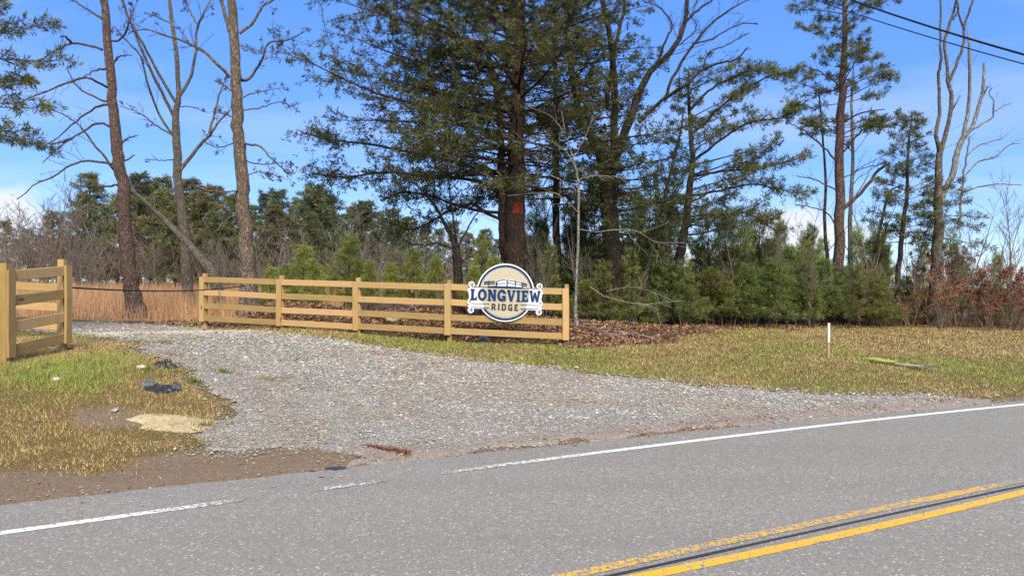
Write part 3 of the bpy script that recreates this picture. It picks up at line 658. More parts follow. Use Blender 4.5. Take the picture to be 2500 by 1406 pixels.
# ------------------------------------------------------------------ survey stakes, debris, rocks
def blob(name, c, rx, ry, rz, mat, label, cat, n=14, seed=0, flatb=0.35, ang=0.0, rough=0.22):
    r = np.random.default_rng(seed); th = np.linspace(0, math.pi, n); ph = np.linspace(0, 2 * math.pi, 2 * n, endpoint=False)
    T, Ph = np.meshgrid(th, ph, indexing='ij'); d = np.stack([np.sin(T) * np.cos(Ph), np.sin(T) * np.sin(Ph), np.cos(T)], -1)
    k = 1 + rough * (fbm(d[..., 0] * 2 + seed, d[..., 1] * 2 + d[..., 2] * 1.7, 1.3, seed, 3) - 0.5) * 2
    k[0] = k[0].mean(); k[-1] = k[-1].mean()
    V = d * k[..., None] * np.array([rx, ry, rz]); V[..., 2] = np.where(V[..., 2] > rz * (1 - flatb), rz * (1 - flatb) + 0.25 * (V[..., 2] - rz * (1 - flatb)), V[..., 2])
    ca, sa = math.cos(ang), math.sin(ang); V = np.stack([V[..., 0] * ca - V[..., 1] * sa, V[..., 0] * sa + V[..., 1] * ca, V[..., 2]], -1)
    idx = np.arange(n * 2 * n).reshape(n, 2 * n); nx_ = np.roll(idx, -1, 1)
    F = np.stack([idx[:-1], idx[1:], nx_[1:], nx_[:-1]], -1).reshape(-1, 4)
    return tag(obj(name, make_mesh(name, V.reshape(-1, 3), [F], smooth=True), mat, None, tuple(c)), label, cat)
g0 = G(2022, 874)
stk = empty('survey_stake', tuple(g0), 'wooden survey stake with white painted top in the verge grass', 'stake')
frame_obj('shaft', board_mesh(0.92, 0.045, 0.02, 0.004), plain('stake_wood', (0.40, 0.29, 0.17), 0.8, 0.2), stk, Vector(g0) + Vector((0, 0, -0.2)), (0.012, 0, 1), (0.3, -1, 0))
frame_obj('painted_top', board_mesh(0.40, 0.05, 0.026, 0.002), plain('stake_paint', (0.80, 0.72, 0.71), 0.6, 0.3), stk, Vector(g0) + Vector((0.0075, 0, 0.33)), (0.012, 0, 1), (0.3, -1, 0))
g0 = G(1975, 795); s2 = tag(obj('marker_stick', tube_mesh([g0 + np.array([0, 0, -0.1]), g0 + np.array([0.01, 0, 0.25]), g0 + np.array([0.0, 0, 0.58])], np.array([0.02, 0.018, 0.016]), 6), plain('pale_stick', (0.45, 0.37, 0.27), 0.8, 0.2)), 'thin pale stick upright at the edge of the woods', 'stick')
ROCK_AT = G(432, 1033)
gl = G(1006, 752); blob('boulder', gl + np.array([0, 0, 0.06]), 0.30, 0.24, 0.24, M_BOULDER, 'grey boulder on the leaf mound behind the fence', 'rock', 16, 5, 0.3, 0.4, 0.35)
gl = G(960, 781); blob('boulder', gl + np.array([0, 0, 0.03]), 0.22, 0.17, 0.13, M_LIME, 'tan rock low in the leaf mound behind the fence', 'rock', 14, 6, 0.3, 0.2, 0.35)
for i, (a, b, r, lb) in enumerate([(345, 901, 0.07, 'small pale rock lying by the black plastic on the grass edge'), (138, 931, 0.06, 'small white stone lying alone in the left grass'), (281, 1006, 0.055, 'small dark stone on the bare brown patch'), (1157, 822, 0.06, 'white scrap stone beside the blue bag under the sign')]):
    gl = G(a, b); blob('small_rock', gl + np.array([0, 0, 0.02]), r, r * 0.7, r * 0.55, M_PALE_ROCK if i != 2 else M_BOULDER, lb, 'rock', 10, 20 + i, 0.3, i, 0.3)
M_PLASTIC = plain('black_plastic', (0.022, 0.021, 0.020), 0.45, 0.4); M_BLUE = plain('blue_grey_bag', (0.085, 0.10, 0.13), 0.6, 0.2, 0.4); M_GREYB = plain('grey_bag', (0.15, 0.15, 0.155), 0.6, 0.25, 0.4)
def crumple(name, c, sx, sy, h, mat, label, cat, seed, n=22):
    fl_ = name == 'flat_rock'
    u_ = np.linspace(-1, 1, n); U, W = np.meshgrid(u_, u_, indexing='ij')
    edge_ = 1 - 0.35 * fbm(U * 2 + seed, W * 2, 1.4, seed, 3); ra = np.hypot(U, W); k = np.where(ra > 0, np.maximum(abs(U), abs(W)) / np.maximum(ra, 1e-6), 1)
    Xc, Yc = U * k * edge_ * sx, W * k * edge_ * sy; rr_ = np.maximum(abs(U), abs(W))
    Zc = h * (1 - rr_ ** 2) * ((0.35 + 1.1 * np.abs(fbm(U * 3, W * 3, 1.6, seed + 3, 4) - 0.5) * 3) if not fl_ else 0.7 + 0.9 * fbm(U * 2, W * 2, 1.5, seed + 3, 4)) + (0.012 if not fl_ else -0.006)
    V = np.stack([Xc + c[0], Yc + c[1], Zc + Hgt(Xc + c[0], Yc + c[1])], -1); V = V - np.array(c)
    idx = np.arange(n * n).reshape(n, n); F = np.stack([idx[:-1, :-1], idx[1:, :-1], idx[1:, 1:], idx[:-1, 1:]], -1).reshape(-1, 4)
    return tag(obj(name, make_mesh(name, V.reshape(-1, 3), [F]), mat, None, tuple(c)), label, cat)
crumple('flat_rock', ROCK_AT, 0.66, 0.40, 0.030, M_LIME, 'flat yellow limestone slab sunk beside the gravel', 'rock', 12, 30)
crumple('plastic_scrap', G(402, 894), 0.22, 0.18, 0.07, M_PLASTIC, 'crumpled black plastic scrap on the gravel edge', 'litter', 1)
crumple('plastic_scrap', G(392, 950), 0.30, 0.20, 0.03, M_PLASTIC, 'torn flat black plastic sheet in the dry grass', 'litter', 2)
crumple('plastic_bag', G(366, 942), 0.13, 0.13, 0.07, M_GREYB, 'grey plastic bag on the left end of the torn black sheet', 'litter', 4)
crumple('plastic_bag', G(430, 948), 0.08, 0.09, 0.07, M_BLUE, 'blue-grey plastic wad on the right end of the torn black sheet', 'litter', 7)
crumple('cloth_bag', G(1180, 833), 0.18, 0.20, 0.13, M_BLUE, 'crumpled blue bag on the grass under the sign', 'litter', 9)
# fallen caution tape and pale strips in the grass
M_LIMEY = plain('yellow_tape', (0.42, 0.43, 0.10), 0.4, 0.4); M_PALE = plain('pale_strip', (0.52, 0.47, 0.42), 0.7, 0.3, 0.4)
def ribbon(name, a, b, w0, w1, mat, label, cat, lift=0.05, seed=0):
    A, B = G(*a), G(*b); t = np.linspace(0, 1, 26); c = A[:2] + (B - A)[:2] * t[:, None]; d = unit((B - A)[:2]); nn = np.array([-d[1], d[0]])
    w = (w0 + (w1 - w0) * t) * (0.6 + 0.8 * vnoise(t * 6 + seed, t * 0, 1, seed)) * np.sin(np.pi * np.clip(t * 0.94 + 0.03, 0, 1)) ** 0.4
    off = 0.05 * (vnoise(t * 4, t * 0, 1, seed + 4) - 0.5)
    L, R_ = c + nn * (w / 2 + off)[:, None], c - nn * (w / 2 - off)[:, None]; z = lambda q_, o: Hgt(q_[:, 0], q_[:, 1]) + lift + 0.03 * vnoise(t * 5 + o, t * 0, 1, seed + o)
    top = np.concatenate([np.stack([L[:, 0], L[:, 1], z(L, 2)], 1), np.stack([R_[:, 0], R_[:, 1], z(R_, 5)], 1)]); bot = top - np.array([0, 0, 0.012]); n = 26
    V = np.concatenate([top, bot]) - A; i = np.arange(n - 1); F = [np.stack([i, i + 1, i + 1 + n, i + n], 1), np.stack([i + 2 * n, i + 3 * n, i + 1 + 3 * n, i + 1 + 2 * n], 1), np.stack([i, i + 2 * n, i + 1 + 2 * n, i + 1], 1), np.stack([i + n, i + 1 + n, i + 1 + 3 * n, i + 3 * n], 1)]
    return tag(obj(name, make_mesh(name, V, F), mat, None, tuple(A)), label, cat)
ribbon('fallen_tape', (2112, 882), (2188, 894), 0.16, 0.20, M_LIMEY, 'bright yellow tape strip fallen in the verge grass', 'tape', 0.07, 1)
ribbon('fallen_lath', (2180, 893), (2285, 909), 0.14, 0.05, M_PALE, 'long pale lath lying beyond the yellow tape', 'lath', 0.05, 2)
ribbon('fallen_lath', (2230, 891), (2290, 901), 0.04, 0.03, M_PALE, 'short thin pale lath lying behind the long one', 'lath', 0.05, 3)
M_RUST = plain('rust_needles', (0.30, 0.085, 0.03), 0.9, 0.1, 0.5)
# ------------------------------------------------------------------ trees: skeletons, tubes and leaf sprays
def spline(pts, n):
    p = np.asarray(pts, float); k = len(p)
    if k == 2: t = np.linspace(0, 1, n)[:, None]; return p[0] * (1 - t) + p[1] * t
    e = np.concatenate([[2 * p[0] - p[1]], p, [2 * p[-1] - p[-2]]]); u = np.linspace(0, k - 1 - 1e-6, n); i = u.astype(int); f = (u - i)[:, None]
    a, b, c, d = e[i], e[i + 1], e[i + 2], e[i + 3]
    return 0.5 * (2 * b + (c - a) * f + (2 * a - 5 * b + 4 * c - d) * f ** 2 + (3 * b - a - 3 * c + d) * f ** 3)
class Tree:
    def __init__(s, seed): s.r = np.random.default_rng(seed); s.trunk = Tubes(); s.limb = Tubes(); s.twig = Tubes(); s.lp = []; s.ld = []; s.ls = []; s.limbs = []
    def leaf(s, p, d, size=1.0): s.lp.append(p); s.ld.append(d); s.ls.append(size)
def poly_px(pts, D, r, wig=0.0, w0=None):
    """photo pixel polyline (x, y, width px) at depth D -> points with radius; depth wanders so limbs are not in one plane"""
    q_ = []; dz = 0.0
    for i, p in enumerate(pts):
        q_.append(np.append(P(p[0], p[1], D + dz) , max(p[2], 0.8) / 2 / FPX * D)); dz += r.normal(0, wig)
    return np.array(q_)
def walk(r, p, d, L, n, wig, grav=0.0):
    pts = [p]; st_ = L / (n - 1); d = np.asarray(d, float)
    N = r.normal(0, wig, (n, 3))
    for i in range(n - 1):
        d = d + N[i]; d[2] += grav; d = d / math.sqrt(d @ d); p = p + d * st_; pts.append(p)
    return np.array(pts)
def twigs(T, pts, rad, count, lf, ang, levels, wig=0.12, up=0.15, u0=0.2, rmin=0.003, flat_=0.0, leafy=0.0, k=0.5):
    """side shoots on a limb; recursion to 'levels'"""
    r = T.r; n = len(pts); L = np.linalg.norm(np.diff(pts, axis=0), axis=1).sum()
    for j in range(count):
        u_ = u0 + (1 - u0) * r.random() ** 0.8; f = u_ * (n - 1); i = min(int(f), n - 2); p = pts[i] + (pts[i + 1] - pts[i]) * (f - i)
        t = pts[i + 1] - pts[i]; t = t / max(math.sqrt(t @ t), 1e-9); v_ = r.normal(0, 1, 3); v_[2] *= (1 - flat_); v_ -= (v_ @ t) * t; v_ /= max(math.sqrt(v_ @ v_), 1e-6)
        a = ang * r.uniform(0.7, 1.25); d = t * math.cos(a) + v_ * math.sin(a); d[2] += up
        l = L * lf * (1.15 - 0.75 * u_) * r.uniform(0.55, 1.3)
        m = 5 if levels > 1 else 4
        q_ = walk(r, p, d, l, m, wig, 0.02); r0 = max(min(rad[i] * 0.55, l * 0.012), rmin); rr = np.linspace(r0, max(r0 * 0.35, rmin * 0.8), m)
        (T.limb if r0 > 0.02 else T.twig).add(q_, rr)
        if leafy and r.random() < leafy: T.leaf(q_[-1], d); T.leaf(q_[-2], d)
        if levels > 1: twigs(T, q_, rr, max(2, int(count * k)), lf * 1.0, ang, levels - 1, wig, up, 0.25, rmin, flat_, leafy, k)
def cedar_limbs(T, trunk, n, h0, h1, Lf, pitch, az_w=None, sec=9.0, ter=6, droop=-0.02, secL=0.34, terL=0.30, spray=0.11, ends=None, r0k=0.011, bare=0.25, upcurve=0.0, jit=(0.72, 1.12)):
    """whorled evergreen limbs with flat side shoots; leaves sit on the outer shoots"""
    r = T.r; m = len(trunk)
    z = trunk[:, 2]
    for j in range(n):
        h = (j + r.random()) / n; zt = h0 + (h1 - h0) * h; i = int(np.clip(np.searchsorted(z, zt), 1, m - 1)); f = (zt - z[i - 1]) / max(z[i] - z[i - 1], 1e-6); p = trunk[i - 1, :3] + (trunk[i, :3] - trunk[i - 1, :3]) * np.clip(f, 0, 1)
        a = j * 2.399963 + r.normal(0, 0.35)
        if az_w is not None and r.random() > az_w(a): continue
        L = Lf(h, a) * r.uniform(*jit)
        if L < 0.12: continue
        pt = pitch(h) + r.normal(0, 0.09); d = np.array([math.cos(a) * math.cos(pt), math.sin(a) * math.cos(pt), math.sin(pt)])
        nn = 9; pts = walk(r, p, d, L, nn, 0.055, droop)
        if upcurve: pts[:, 2] += upcurve * L * np.linspace(0, 1, nn) ** 2.5
        rr = np.linspace(max(r0k * L, 0.008), 0.004, nn); T.limb.add(pts, rr)
        ns_ = int(max(3, sec * L)); side = 1
        for q_i in range(ns_):
            u_ = bare + (1 - bare) * (q_i + r.random()) / ns_; fi = u_ * (nn - 1); k = min(int(fi), nn - 2); sp = pts[k] + (pts[k + 1] - pts[k]) * (fi - k)
            t = unit(pts[k + 1] - pts[k]); hz = unit(np.array([-t[1], t[0], 0.0])); side = -side; an = r.uniform(0.6, 1.1)
            sd_ = t * math.cos(an) + hz * side * math.sin(an) + np.array([0, 0, r.normal(0.04, 0.22)])
            sl = L * secL * (1.12 - 0.72 * u_) * r.uniform(0.6, 1.2); sl = max(sl, 0.12)
            sq = walk(r, sp, unit(sd_), sl, 4, 0.10, 0.01); T.twig.add(sq, np.linspace(max(0.006 * sl + 0.003, 0.004), 0.003, 4))
            for w in range(ter):
                fu = r.uniform(0.25, 1.0) * 3; kk = min(int(fu), 2); tp = sq[kk] + (sq[kk + 1] - sq[kk]) * (fu - kk); td = unit(sq[kk + 1] - sq[kk]) + r.normal(0, 0.55, 3); td = td / math.sqrt(td @ td)
                tl = max(sl * terL * r.uniform(0.5, 1.2), 0.07); te = tp + td * tl
                if w % 2 == 0: T.twig.add(np.array([tp, tp + td * tl * 0.5, te]), np.array([0.004, 0.0035, 0.003]))
                ne = max(1, int(tl / (spray * 0.62)))
                for e_ in range(ne): T.leaf(tp + td * tl * (e_ + 0.7) / ne, td, r.uniform(0.7, 1.25))
            T.leaf(sq[-1], unit(sd_), 1.2)
        T.leaf(pts[-1], d, 1.2)
def sprays(T, size, width, k, spread, c_lo, c_hi, brown=0.0, c_br=(0.20, 0.09, 0.04)):
    if not T.lp: return None
    r = T.r; p = np.array(T.lp); d = unit(np.array(T.ld)); s = np.array(T.ls) * size; n = len(p)
    dd = unit(d[:, None] + r.normal(0, spread, (n, k, 3))); L = s[:, None] * r.uniform(0.6, 1.25, (n, k)); side = unit(np.cross(dd, r.normal(0, 1, (n, k, 3))))
    b = p[:, None] + r.normal(0, 0.16, (n, k, 3)) * s[:, None, None]; w = (L * width)[..., None]
    V = np.stack([b - side * w * 0.5, b + dd * (L * 0.55)[..., None] + side * w * 0.55, b + dd * L[..., None]], 2)
    V2 = V.reshape(-1, 3); F = np.arange(len(V2)).reshape(-1, 3)
    t = np.clip(0.5 + 0.28 * r.normal(0, 1, (n, 1)) + 0.16 * r.normal(0, 1, (n, k)), 0, 1)[..., None]
    c = np.array(c_lo) * (1 - t) + np.array(c_hi) * t
    if brown: c = np.where((r.random((n, 1, 1)) < brown), np.array(c_br) * r.uniform(0.6, 1.4, (n, 1, 1)), c)
    return make_mesh('foliage', V2, [F], col=np.repeat(c.reshape(-1, 3), 3, 0))
def finish(T, name, base, label, group, bark, twig_mat, leaf_me=None, sides=14, cat='tree', leaf_mat_=None, crown='foliage'):
    base = np.asarray(base, float); root = empty(name, tuple(base), label, cat, group)
    def put(nm, tubes, sd_, mat, rough=0.0):
        if not tubes.g: return
        V, F = tubes.arrays(sd_, rough); o_ = obj(nm, make_mesh(nm, V - base, F, smooth=True), mat, root)
        if nm == 'twigs': o_['kind'] = 'stuff'
    put('trunk', T.trunk, sides, bark, 0.035); put('limbs', T.limb, 6, bark); put('twigs', T.twig, 3, twig_mat)
    if leaf_me is not None:
        n = len(leaf_me.vertices); co = np.empty(n * 3, dtype=np.float32); leaf_me.vertices.foreach_get('co', co); co = co.reshape(-1, 3) - base.astype(np.float32); leaf_me.vertices.foreach_set('co', co.ravel()); leaf_me.update()
        obj(crown, leaf_me, leaf_mat_ or M_LEAF, root)
    return root
def trunk_px(T, pts, D, n=40, wig=0.0, flare=1.35):
    """trunk from photo pixels; its foot is taken down to the terrain under it"""
    q_ = poly_px(pts, D, T.r, wig); x, y = q_[0, 0], q_[0, 1]; gz = float(Hgt(x, y))
    if q_[0, 2] > gz + 0.02 or True:
        lo = q_[0].copy(); dirx = (q_[0, 0] - q_[1, 0]) / max(q_[1, 2] - q_[0, 2], 0.05) if len(q_) > 1 else 0
        keep = q_[q_[:, 2] > gz + 0.25]
        top = keep[0]; foot = np.array([top[0] + np.clip(dirx, -1.0, 1.0) * (top[2] - gz), top[1], gz - 0.15, top[3] * flare])
        q_ = np.concatenate([[foot], keep])
    s = spline(q_, n); s[:, 3] = np.maximum(s[:, 3], 0.006)
    fl = np.exp(-np.clip(s[:, 2] - gz, 0, None) / 0.22) * 0.35 * s[0, 3]; s[:, 3] += fl
    # short wander so the outline is not a clean curve
    s[1:, 0] += 0.10 * s[1:, 3] * T.r.normal(0, 1, n - 1); s[1:, 1] += 0.10 * s[1:, 3] * T.r.normal(0, 1, n - 1)
    T.trunk.add(s[:, :3], s[:, 3]); return s, np.array([s[0, 0], s[0, 1], gz])
def limb_px(T, pts, D, n=16, wig=0.25, start=None, w=None):
    if w is not None: pts = [(a, b, w[0] + (w[1] - w[0]) * i / (len(pts) - 1)) for i, (a, b) in enumerate(pts)]
    q_ = poly_px(pts, D, T.r, wig); s = spline(q_, n); s[:, 3] = np.maximum(s[:, 3], 0.006)
    s[1:, :3] += T.r.normal(0, 0.012, (n - 1, 3)) * np.minimum(1, s[1:, 3:4] / 0.02)
    T.limb.add(s[:, :3], s[:, 3]); return s

CED_LO, CED_HI = (0.034, 0.042, 0.014), (0.155, 0.16, 0.055)
PIN_LO, PIN_HI = (0.035, 0.055, 0.018), (0.12, 0.145, 0.05)
YNG_LO, YNG_HI = (0.15, 0.20, 0.035), (0.46, 0.49, 0.11)
DGR_LO, DGR_HI = (0.055, 0.095, 0.026), (0.21, 0.28, 0.08)

# --- A: leaning reddish pine trunk by the driveway
T = Tree(101); D = float(G(336, 775)[1])
s, b = trunk_px(T, [(338, 776, 40), (321, 697, 35), (309, 598, 32), (299, 448, 28), (284, 349, 25), (271, 199, 21), (259, 50, 18), (251, -20, 16), (238, -200, 14), (230, -420, 8)], D, 60)
for L in ([(249, 122), (214, 110), (174, 106), (139, 120), (107, 142), (75, 155), (30, 180)], [(262, 214), (239, 199), (214, 191), (184, 197), (149, 207), (120, 222), (90, 232), (50, 249), (0, 255)],
          [(269, 256), (244, 259), (209, 279), (174, 306), (144, 334), (107, 356)], [(273, 311), (244, 301), (214, 314), (174, 339), (144, 359), (105, 398)],
          [(283, 403), (249, 396), (199, 395), (164, 408), (129, 433), (90, 448), (42, 488)], [(288, 428), (259, 388), (224, 344), (194, 309), (164, 284), (125, 269)],
          [(250, 47), (219, 27), (194, 12), (160, -10)], [(174, 339), (140, 350), (112, 352)], [(258, 100), (296, 95), (318, 50), (330, 20)],
          [(268, 165), (290, 140), (320, 135)], [(288, 355), (310, 340), (335, 330)], [(292, 400), (312, 390), (328, 378)], [(174, 106), (160, 90), (147, 91)], [(286, 258), (240, 240), (190, 215), (165, 170)],
          [(262, 170), (235, 172), (205, 188)], [(296, 450), (250, 455), (175, 455)], [(245, -40), (200, -70), (120, -80)], [(243, -60), (290, -100), (330, -120)]):
    s2_ = limb_px(T, L, D, w=(6.5, 2.2), wig=0.22); twigs(T, s2_[:, :3], s2_[:, 3], 10, 0.26, 0.7, 2, up=0.05, rmin=0.004)
pine_top = s[s[:, 2] > P(0, -60, D)[2]]
cedar_limbs(T, pine_top, 26, pine_top[0, 2], pine_top[-1, 2], lambda h, a: 2.2 * (1 - 0.6 * h), lambda h: 0.35, sec=5, ter=4, spray=0.16, bare=0.5)
finish(T, 'pine_tree', b, 'leaning reddish-brown pine trunk with bare dead limbs beside the gravel', None, M_BARK_PINE, M_TWIG, sprays(T, 0.17, 0.10, 8, 0.6, PIN_LO, PIN_HI))

# --- C: rough-barked oak behind the fence end
T = Tree(102); D = 21.8
s, b = trunk_px(T, [(612, 760, 46), (606, 670, 38), (600, 600, 35), (594, 500, 32), (588, 400, 29), (581, 300, 27), (577, 200, 25), (573, 100, 22), (567, 0, 20), (562, -90, 16), (556, -300, 6)], D, 60)
for L, w in (([(571, 120), (556, 60), (542, 10), (530, -40)], (11, 6)), ([(562, 190), (528, 154), (488, 120), (448, 100), (418, 90), (388, 82), (349, 72), (319, 80)], (9, 2.5)),
             ([(590, 196), (603, 196), (623, 174), (642, 139), (657, 105), (697, 100), (745, 78)], (9, 2.5)), ([(585, 82), (618, 55), (638, 20), (667, 0), (690, -30)], (8, 3)),
             ([(592, 349), (633, 359), (662, 384), (692, 414), (712, 430)], (6, 2)), ([(580, 234), (548, 209), (525, 197)], (5, 2.5)), ([(598, 518), (558, 533), (528, 563), (500, 580)], (5, 2)),
             ([(596, 463), (548, 468), (498, 463), (470, 450)], (5, 2)), ([(590, 270), (640, 262), (680, 250), (720, 262)], (4, 1.5)), ([(588, 240), (630, 225), (690, 215)], (4, 1.5)),
             ([(592, 390), (640, 402), (690, 396)], (4, 1.5)), ([(604, 545), (640, 560), (690, 558), (735, 545)], (4, 1.5)), ([(590, 340), (540, 360), (500, 350)], (4, 1.5)), ([(588, 300), (555, 280), (520, 275)], (4, 1.5)),
             ([(566, -20), (610, -60), (660, -80)], (8, 3)), ([(563, -60), (500, -100), (440, -110)], (8, 3)), ([(594, 430), (640, 420), (700, 440)], (3, 1.4))):
    s2_ = limb_px(T, L, D, w=w, wig=0.25); twigs(T, s2_[:, :3], s2_[:, 3], 13, 0.30, 0.75, 2, up=0.1, rmin=0.004, leafy=0.10)
lm = sprays(T, 0.10, 0.5, 3, 0.9, (0.05, 0.028, 0.018), (0.13, 0.07, 0.04))
finish(T, 'oak_tree', b, 'straight rough-barked oak trunk rising behind the far end of the fence', None, M_BARK_OAK, M_TWIG, lm, leaf_mat_=M_DRY, crown='dead_leaves')

# --- B: bare forked tree further back, and the leaning dead trunk
T = Tree(103); D = 29.0
s, b = trunk_px(T, [(456, 700, 26), (450, 560, 23), (438, 480, 21), (433, 400, 20), (430, 330, 18), (430, 270, 15), (436, 240, 12), (432, 150, 10), (421, 60, 9), (412, -20, 7), (400, -160, 3)], D, 50)
for L, w in (([(424, 284), (393, 224), (358, 149), (329, 80), (304, 20), (290, -30)], (8, 3)), ([(431, 254), (398, 199), (368, 144), (344, 100), (319, 55), (299, 0), (280, -40)], (7, 3)), ([(423, 332), (388, 279), (358, 199), (344, 139), (309, 100), (279, 65)], (6, 2.5)),
             ([(438, 235), (468, 184), (478, 124), (483, 65), (498, 30), (520, -10)], (8, 3)), ([(440, 415), (478, 368), (508, 334), (533, 299), (562, 271)], (10, 4)), ([(508, 334), (523, 279), (538, 224), (553, 189)], (6, 2.5)),
             ([(424, 332), (378, 304), (344, 279), (294, 259)], (5, 2)), ([(483, 65), (465, 30), (450, -10)], (5, 2)), ([(421, 60), (380, 40), (350, 34)], (4, 2)), ([(430, 390), (390, 392), (355, 390)], (3, 1.5)), ([(432, 260), (470, 262), (505, 275)], (3, 1.5)), ([(435, 470), (470, 455), (500, 458)], (3, 1.5))):
    s2_ = limb_px(T, L, D, w=w, wig=0.35); twigs(T, s2_[:, :3], s2_[:, 3], 12, 0.24, 0.6, 2, up=0.15, rmin=0.005, leafy=0.05)
finish(T, 'bare_tree', b, 'bare forked hardwood with upswept limbs standing in the brush', None, M_BARK_LICHEN, M_TWIG, sprays(T, 0.13, 0.5, 3, 0.9, (0.05, 0.028, 0.018), (0.13, 0.07, 0.04)), leaf_mat_=M_DRY, crown='dead_leaves')
T = Tree(104); D = 26.0
q_ = np.array([np.append(P(a, c_, D + dd_), w / 2 / FPX * D) for a, c_, w, dd_ in ((545, 712, 30, 0), (520, 670, 26, 0), (490, 632, 21, .1), (460, 595, 17, .2), (430, 565, 15, .3), (390, 525, 12, .5), (350, 488, 9, .7), (318, 462, 6, .9), (300, 448, 3, 1.0))])
q_[0, 2] = Hgt(q_[0, 0], q_[0, 1]) - 0.1; s = spline(q_, 36); T.trunk.add(s[:, :3], s[:, 3]); twigs(T, s[:, :3], s[:, 3], 9, 0.28, 0.9, 2, up=0.3, rmin=0.006, u0=0.3)
finish(T, 'dead_tree', (q_[0, 0], q_[0, 1], q_[0, 2] + 0.1), 'lichen-grey dead trunk leaning steeply left behind the fence end', None, M_BARK_LICHEN, M_TWIG_GREY)

# --- R: pine outside the left edge, its boughs hang into view
T = Tree(105); bx_, by_ = P(-175, 0, 14.5)[:2]; gz = float(Hgt(bx_, by_))
tr = spline(np.array([[bx_, by_, gz - .1, .17], [bx_ + .05, by_, 3, .15], [bx_, by_ + .1, 6, .12], [bx_ + .1, by_, 9, .08], [bx_, by_, 12, .02]]), 40); T.trunk.add(tr[:, :3], tr[:, 3])
cedar_limbs(T, tr, 60, 4.6, 11.8, lambda h, a: 2.35 * (1 - 0.5 * h), lambda h: -0.02 + 0.5 * h, sec=5.5, ter=5, spray=0.15, droop=0.01, bare=0.35)
finish(T, 'pine_tree', (bx_, by_, gz), 'pine whose needle boughs hang in above the pine fence corner', None, M_BARK_PINE, M_TWIG, sprays(T, 0.14, 0.20, 9, 0.7, (0.055, 0.068, 0.022), (0.22, 0.215, 0.075)))

# --- D: small dark dead cedar
T = Tree(106); D = 19.6
s, b = trunk_px(T, [(1122, 790, 26), (1118, 690, 24), (1115, 620, 21), (1108, 590, 15), (1085, 545, 9), (1060, 500, 7), (1020, 455, 5), (975, 410, 3)], D, 40)
for L, w in (([(1115, 600), (1105, 520), (1095, 440), (1090, 380)], (6, 2)), ([(1112, 612), (1070, 595), (1020, 600), (985, 585), (940, 560)], (5, 2)), ([(1116, 610), (1140, 560), (1165, 520), (1190, 505)], (5, 2)), ([(1116, 650), (1090, 640), (1080, 690)], (3, 1.5)), ([(1085, 545), (1040, 530), (1000, 520)], (4, 1.5)), ([(1060, 500), (1060, 440), (1045, 400)], (4, 1.5)), ([(1118, 640), (1160, 620), (1180, 600)], (3, 1.5))):
    s2_ = limb_px(T, L, D, w=w, wig=0.25); twigs(T, s2_[:, :3], s2_[:, 3], 9, 0.34, 0.8, 2, up=0.05, rmin=0.004, leafy=0.03)
finish(T, 'dead_tree', b, 'short dark dead tree with a split top left of the sign', None, M_BARK_DARK, M_TWIG, sprays(T, 0.11, 0.5, 3, 0.9, (0.05, 0.025, 0.018), (0.14, 0.065, 0.035)), leaf_mat_=M_DRY, crown='dead_leaves')

# --- E: the big cedar, twin stems
T = Tree(107); D = 20.4
s, b = trunk_px(T, [(1256, 790, 60), (1256, 640, 54), (1259, 500, 47), (1261, 350, 40), (1265, 200, 34), (1268, 80, 28), (1270, -40, 23), (1272, -300, 10), (1272, -420, 4)], D, 60)
E_BASE, E_TRUNK, E_D = b, s, D
T2s = limb_px(T, [(1236, 640), (1228, 560), (1227, 480), (1223, 380), (1222, 300), (1212, 220), (1190, 120), (1180, 20), (1175, -120)], D + 0.15, 40, 0.03, w=(30, 8))
def Ecrown(h, a):
    c_ = -math.cos(a); side = 0.80 + 0.20 * c_
    return (6.3 if c_ > 0 else 5.6) * side * (1 - 0.42 * h ** 2.2) * (0.80 + 0.25 * math.sin(h * 21 + a * 3))
cedar_limbs(T, s, 250, 4.5, 13.6, Ecrown, lambda h: 0.02 + 0.35 * h, az_w=lambda a: 1.0 if math.cos(a) < 0.3 else 0.62, jit=(0.62, 1.14), sec=4.2, ter=6, droop=-0.012, secL=0.27, terL=0.40, spray=0.13, bare=0.28)
for L in ([(1240, 520), (1180, 515), (1110, 500), (1050, 478), (980, 470), (930, 490)], [(1245, 545), (1190, 520), (1150, 500), (1090, 520), (1010, 560), (940, 540)], [(1240, 470), (1150, 440), (1040, 430), (940, 420), (850, 432), (760, 425)], [(1240, 430), (1130, 400), (1000, 370), (880, 350), (800, 340), (735, 322)]):
    s2_ = limb_px(T, L, D, w=(9, 3), wig=0.3)
    for j in range(26):
        i = T.r.integers(5, 15); p = s2_[i, :3]; t = unit(s2_[min(i + 1, 15), :3] - p); d_ = unit(t + np.array([0, T.r.normal(0, 1.0), T.r.normal(0.0, 0.4)])); q_ = walk(T.r, p, d_, T.r.uniform(0.4, 1.1), 5, 0.12, -0.01); T.twig.add(q_, np.linspace(0.008, 0.004, 5))
        for m in range(22): w_ = T.r.integers(1, 5); T.leaf(q_[w_] + T.r.normal(0, 0.10, 3), unit(d_ + T.r.normal(0, 0.6, 3)), T.r.uniform(0.7, 1.2))
lm = sprays(T, 0.108, 0.27, 7, 0.8, CED_LO, CED_HI, 0.02)
big = finish(T, 'cedar_tree', b, 'huge dark evergreen with spreading boughs behind the round sign', None, M_BARK_CEDAR, M_TWIG, lm, 18)
i = int(np.argmin(np.abs(s[:, 2] - P(0, 512, D)[2])))
band = Tubes(); seg = s[i - 1:i + 2]; zz = np.linspace(P(0, 525, D)[2], P(0, 498, D)[2], 5); cx_ = np.interp(zz, s[:, 2], s[:, 0]); cy_ = np.interp(zz, s[:, 2], s[:, 1]); rr = np.interp(zz, s[:, 2], s[:, 3])
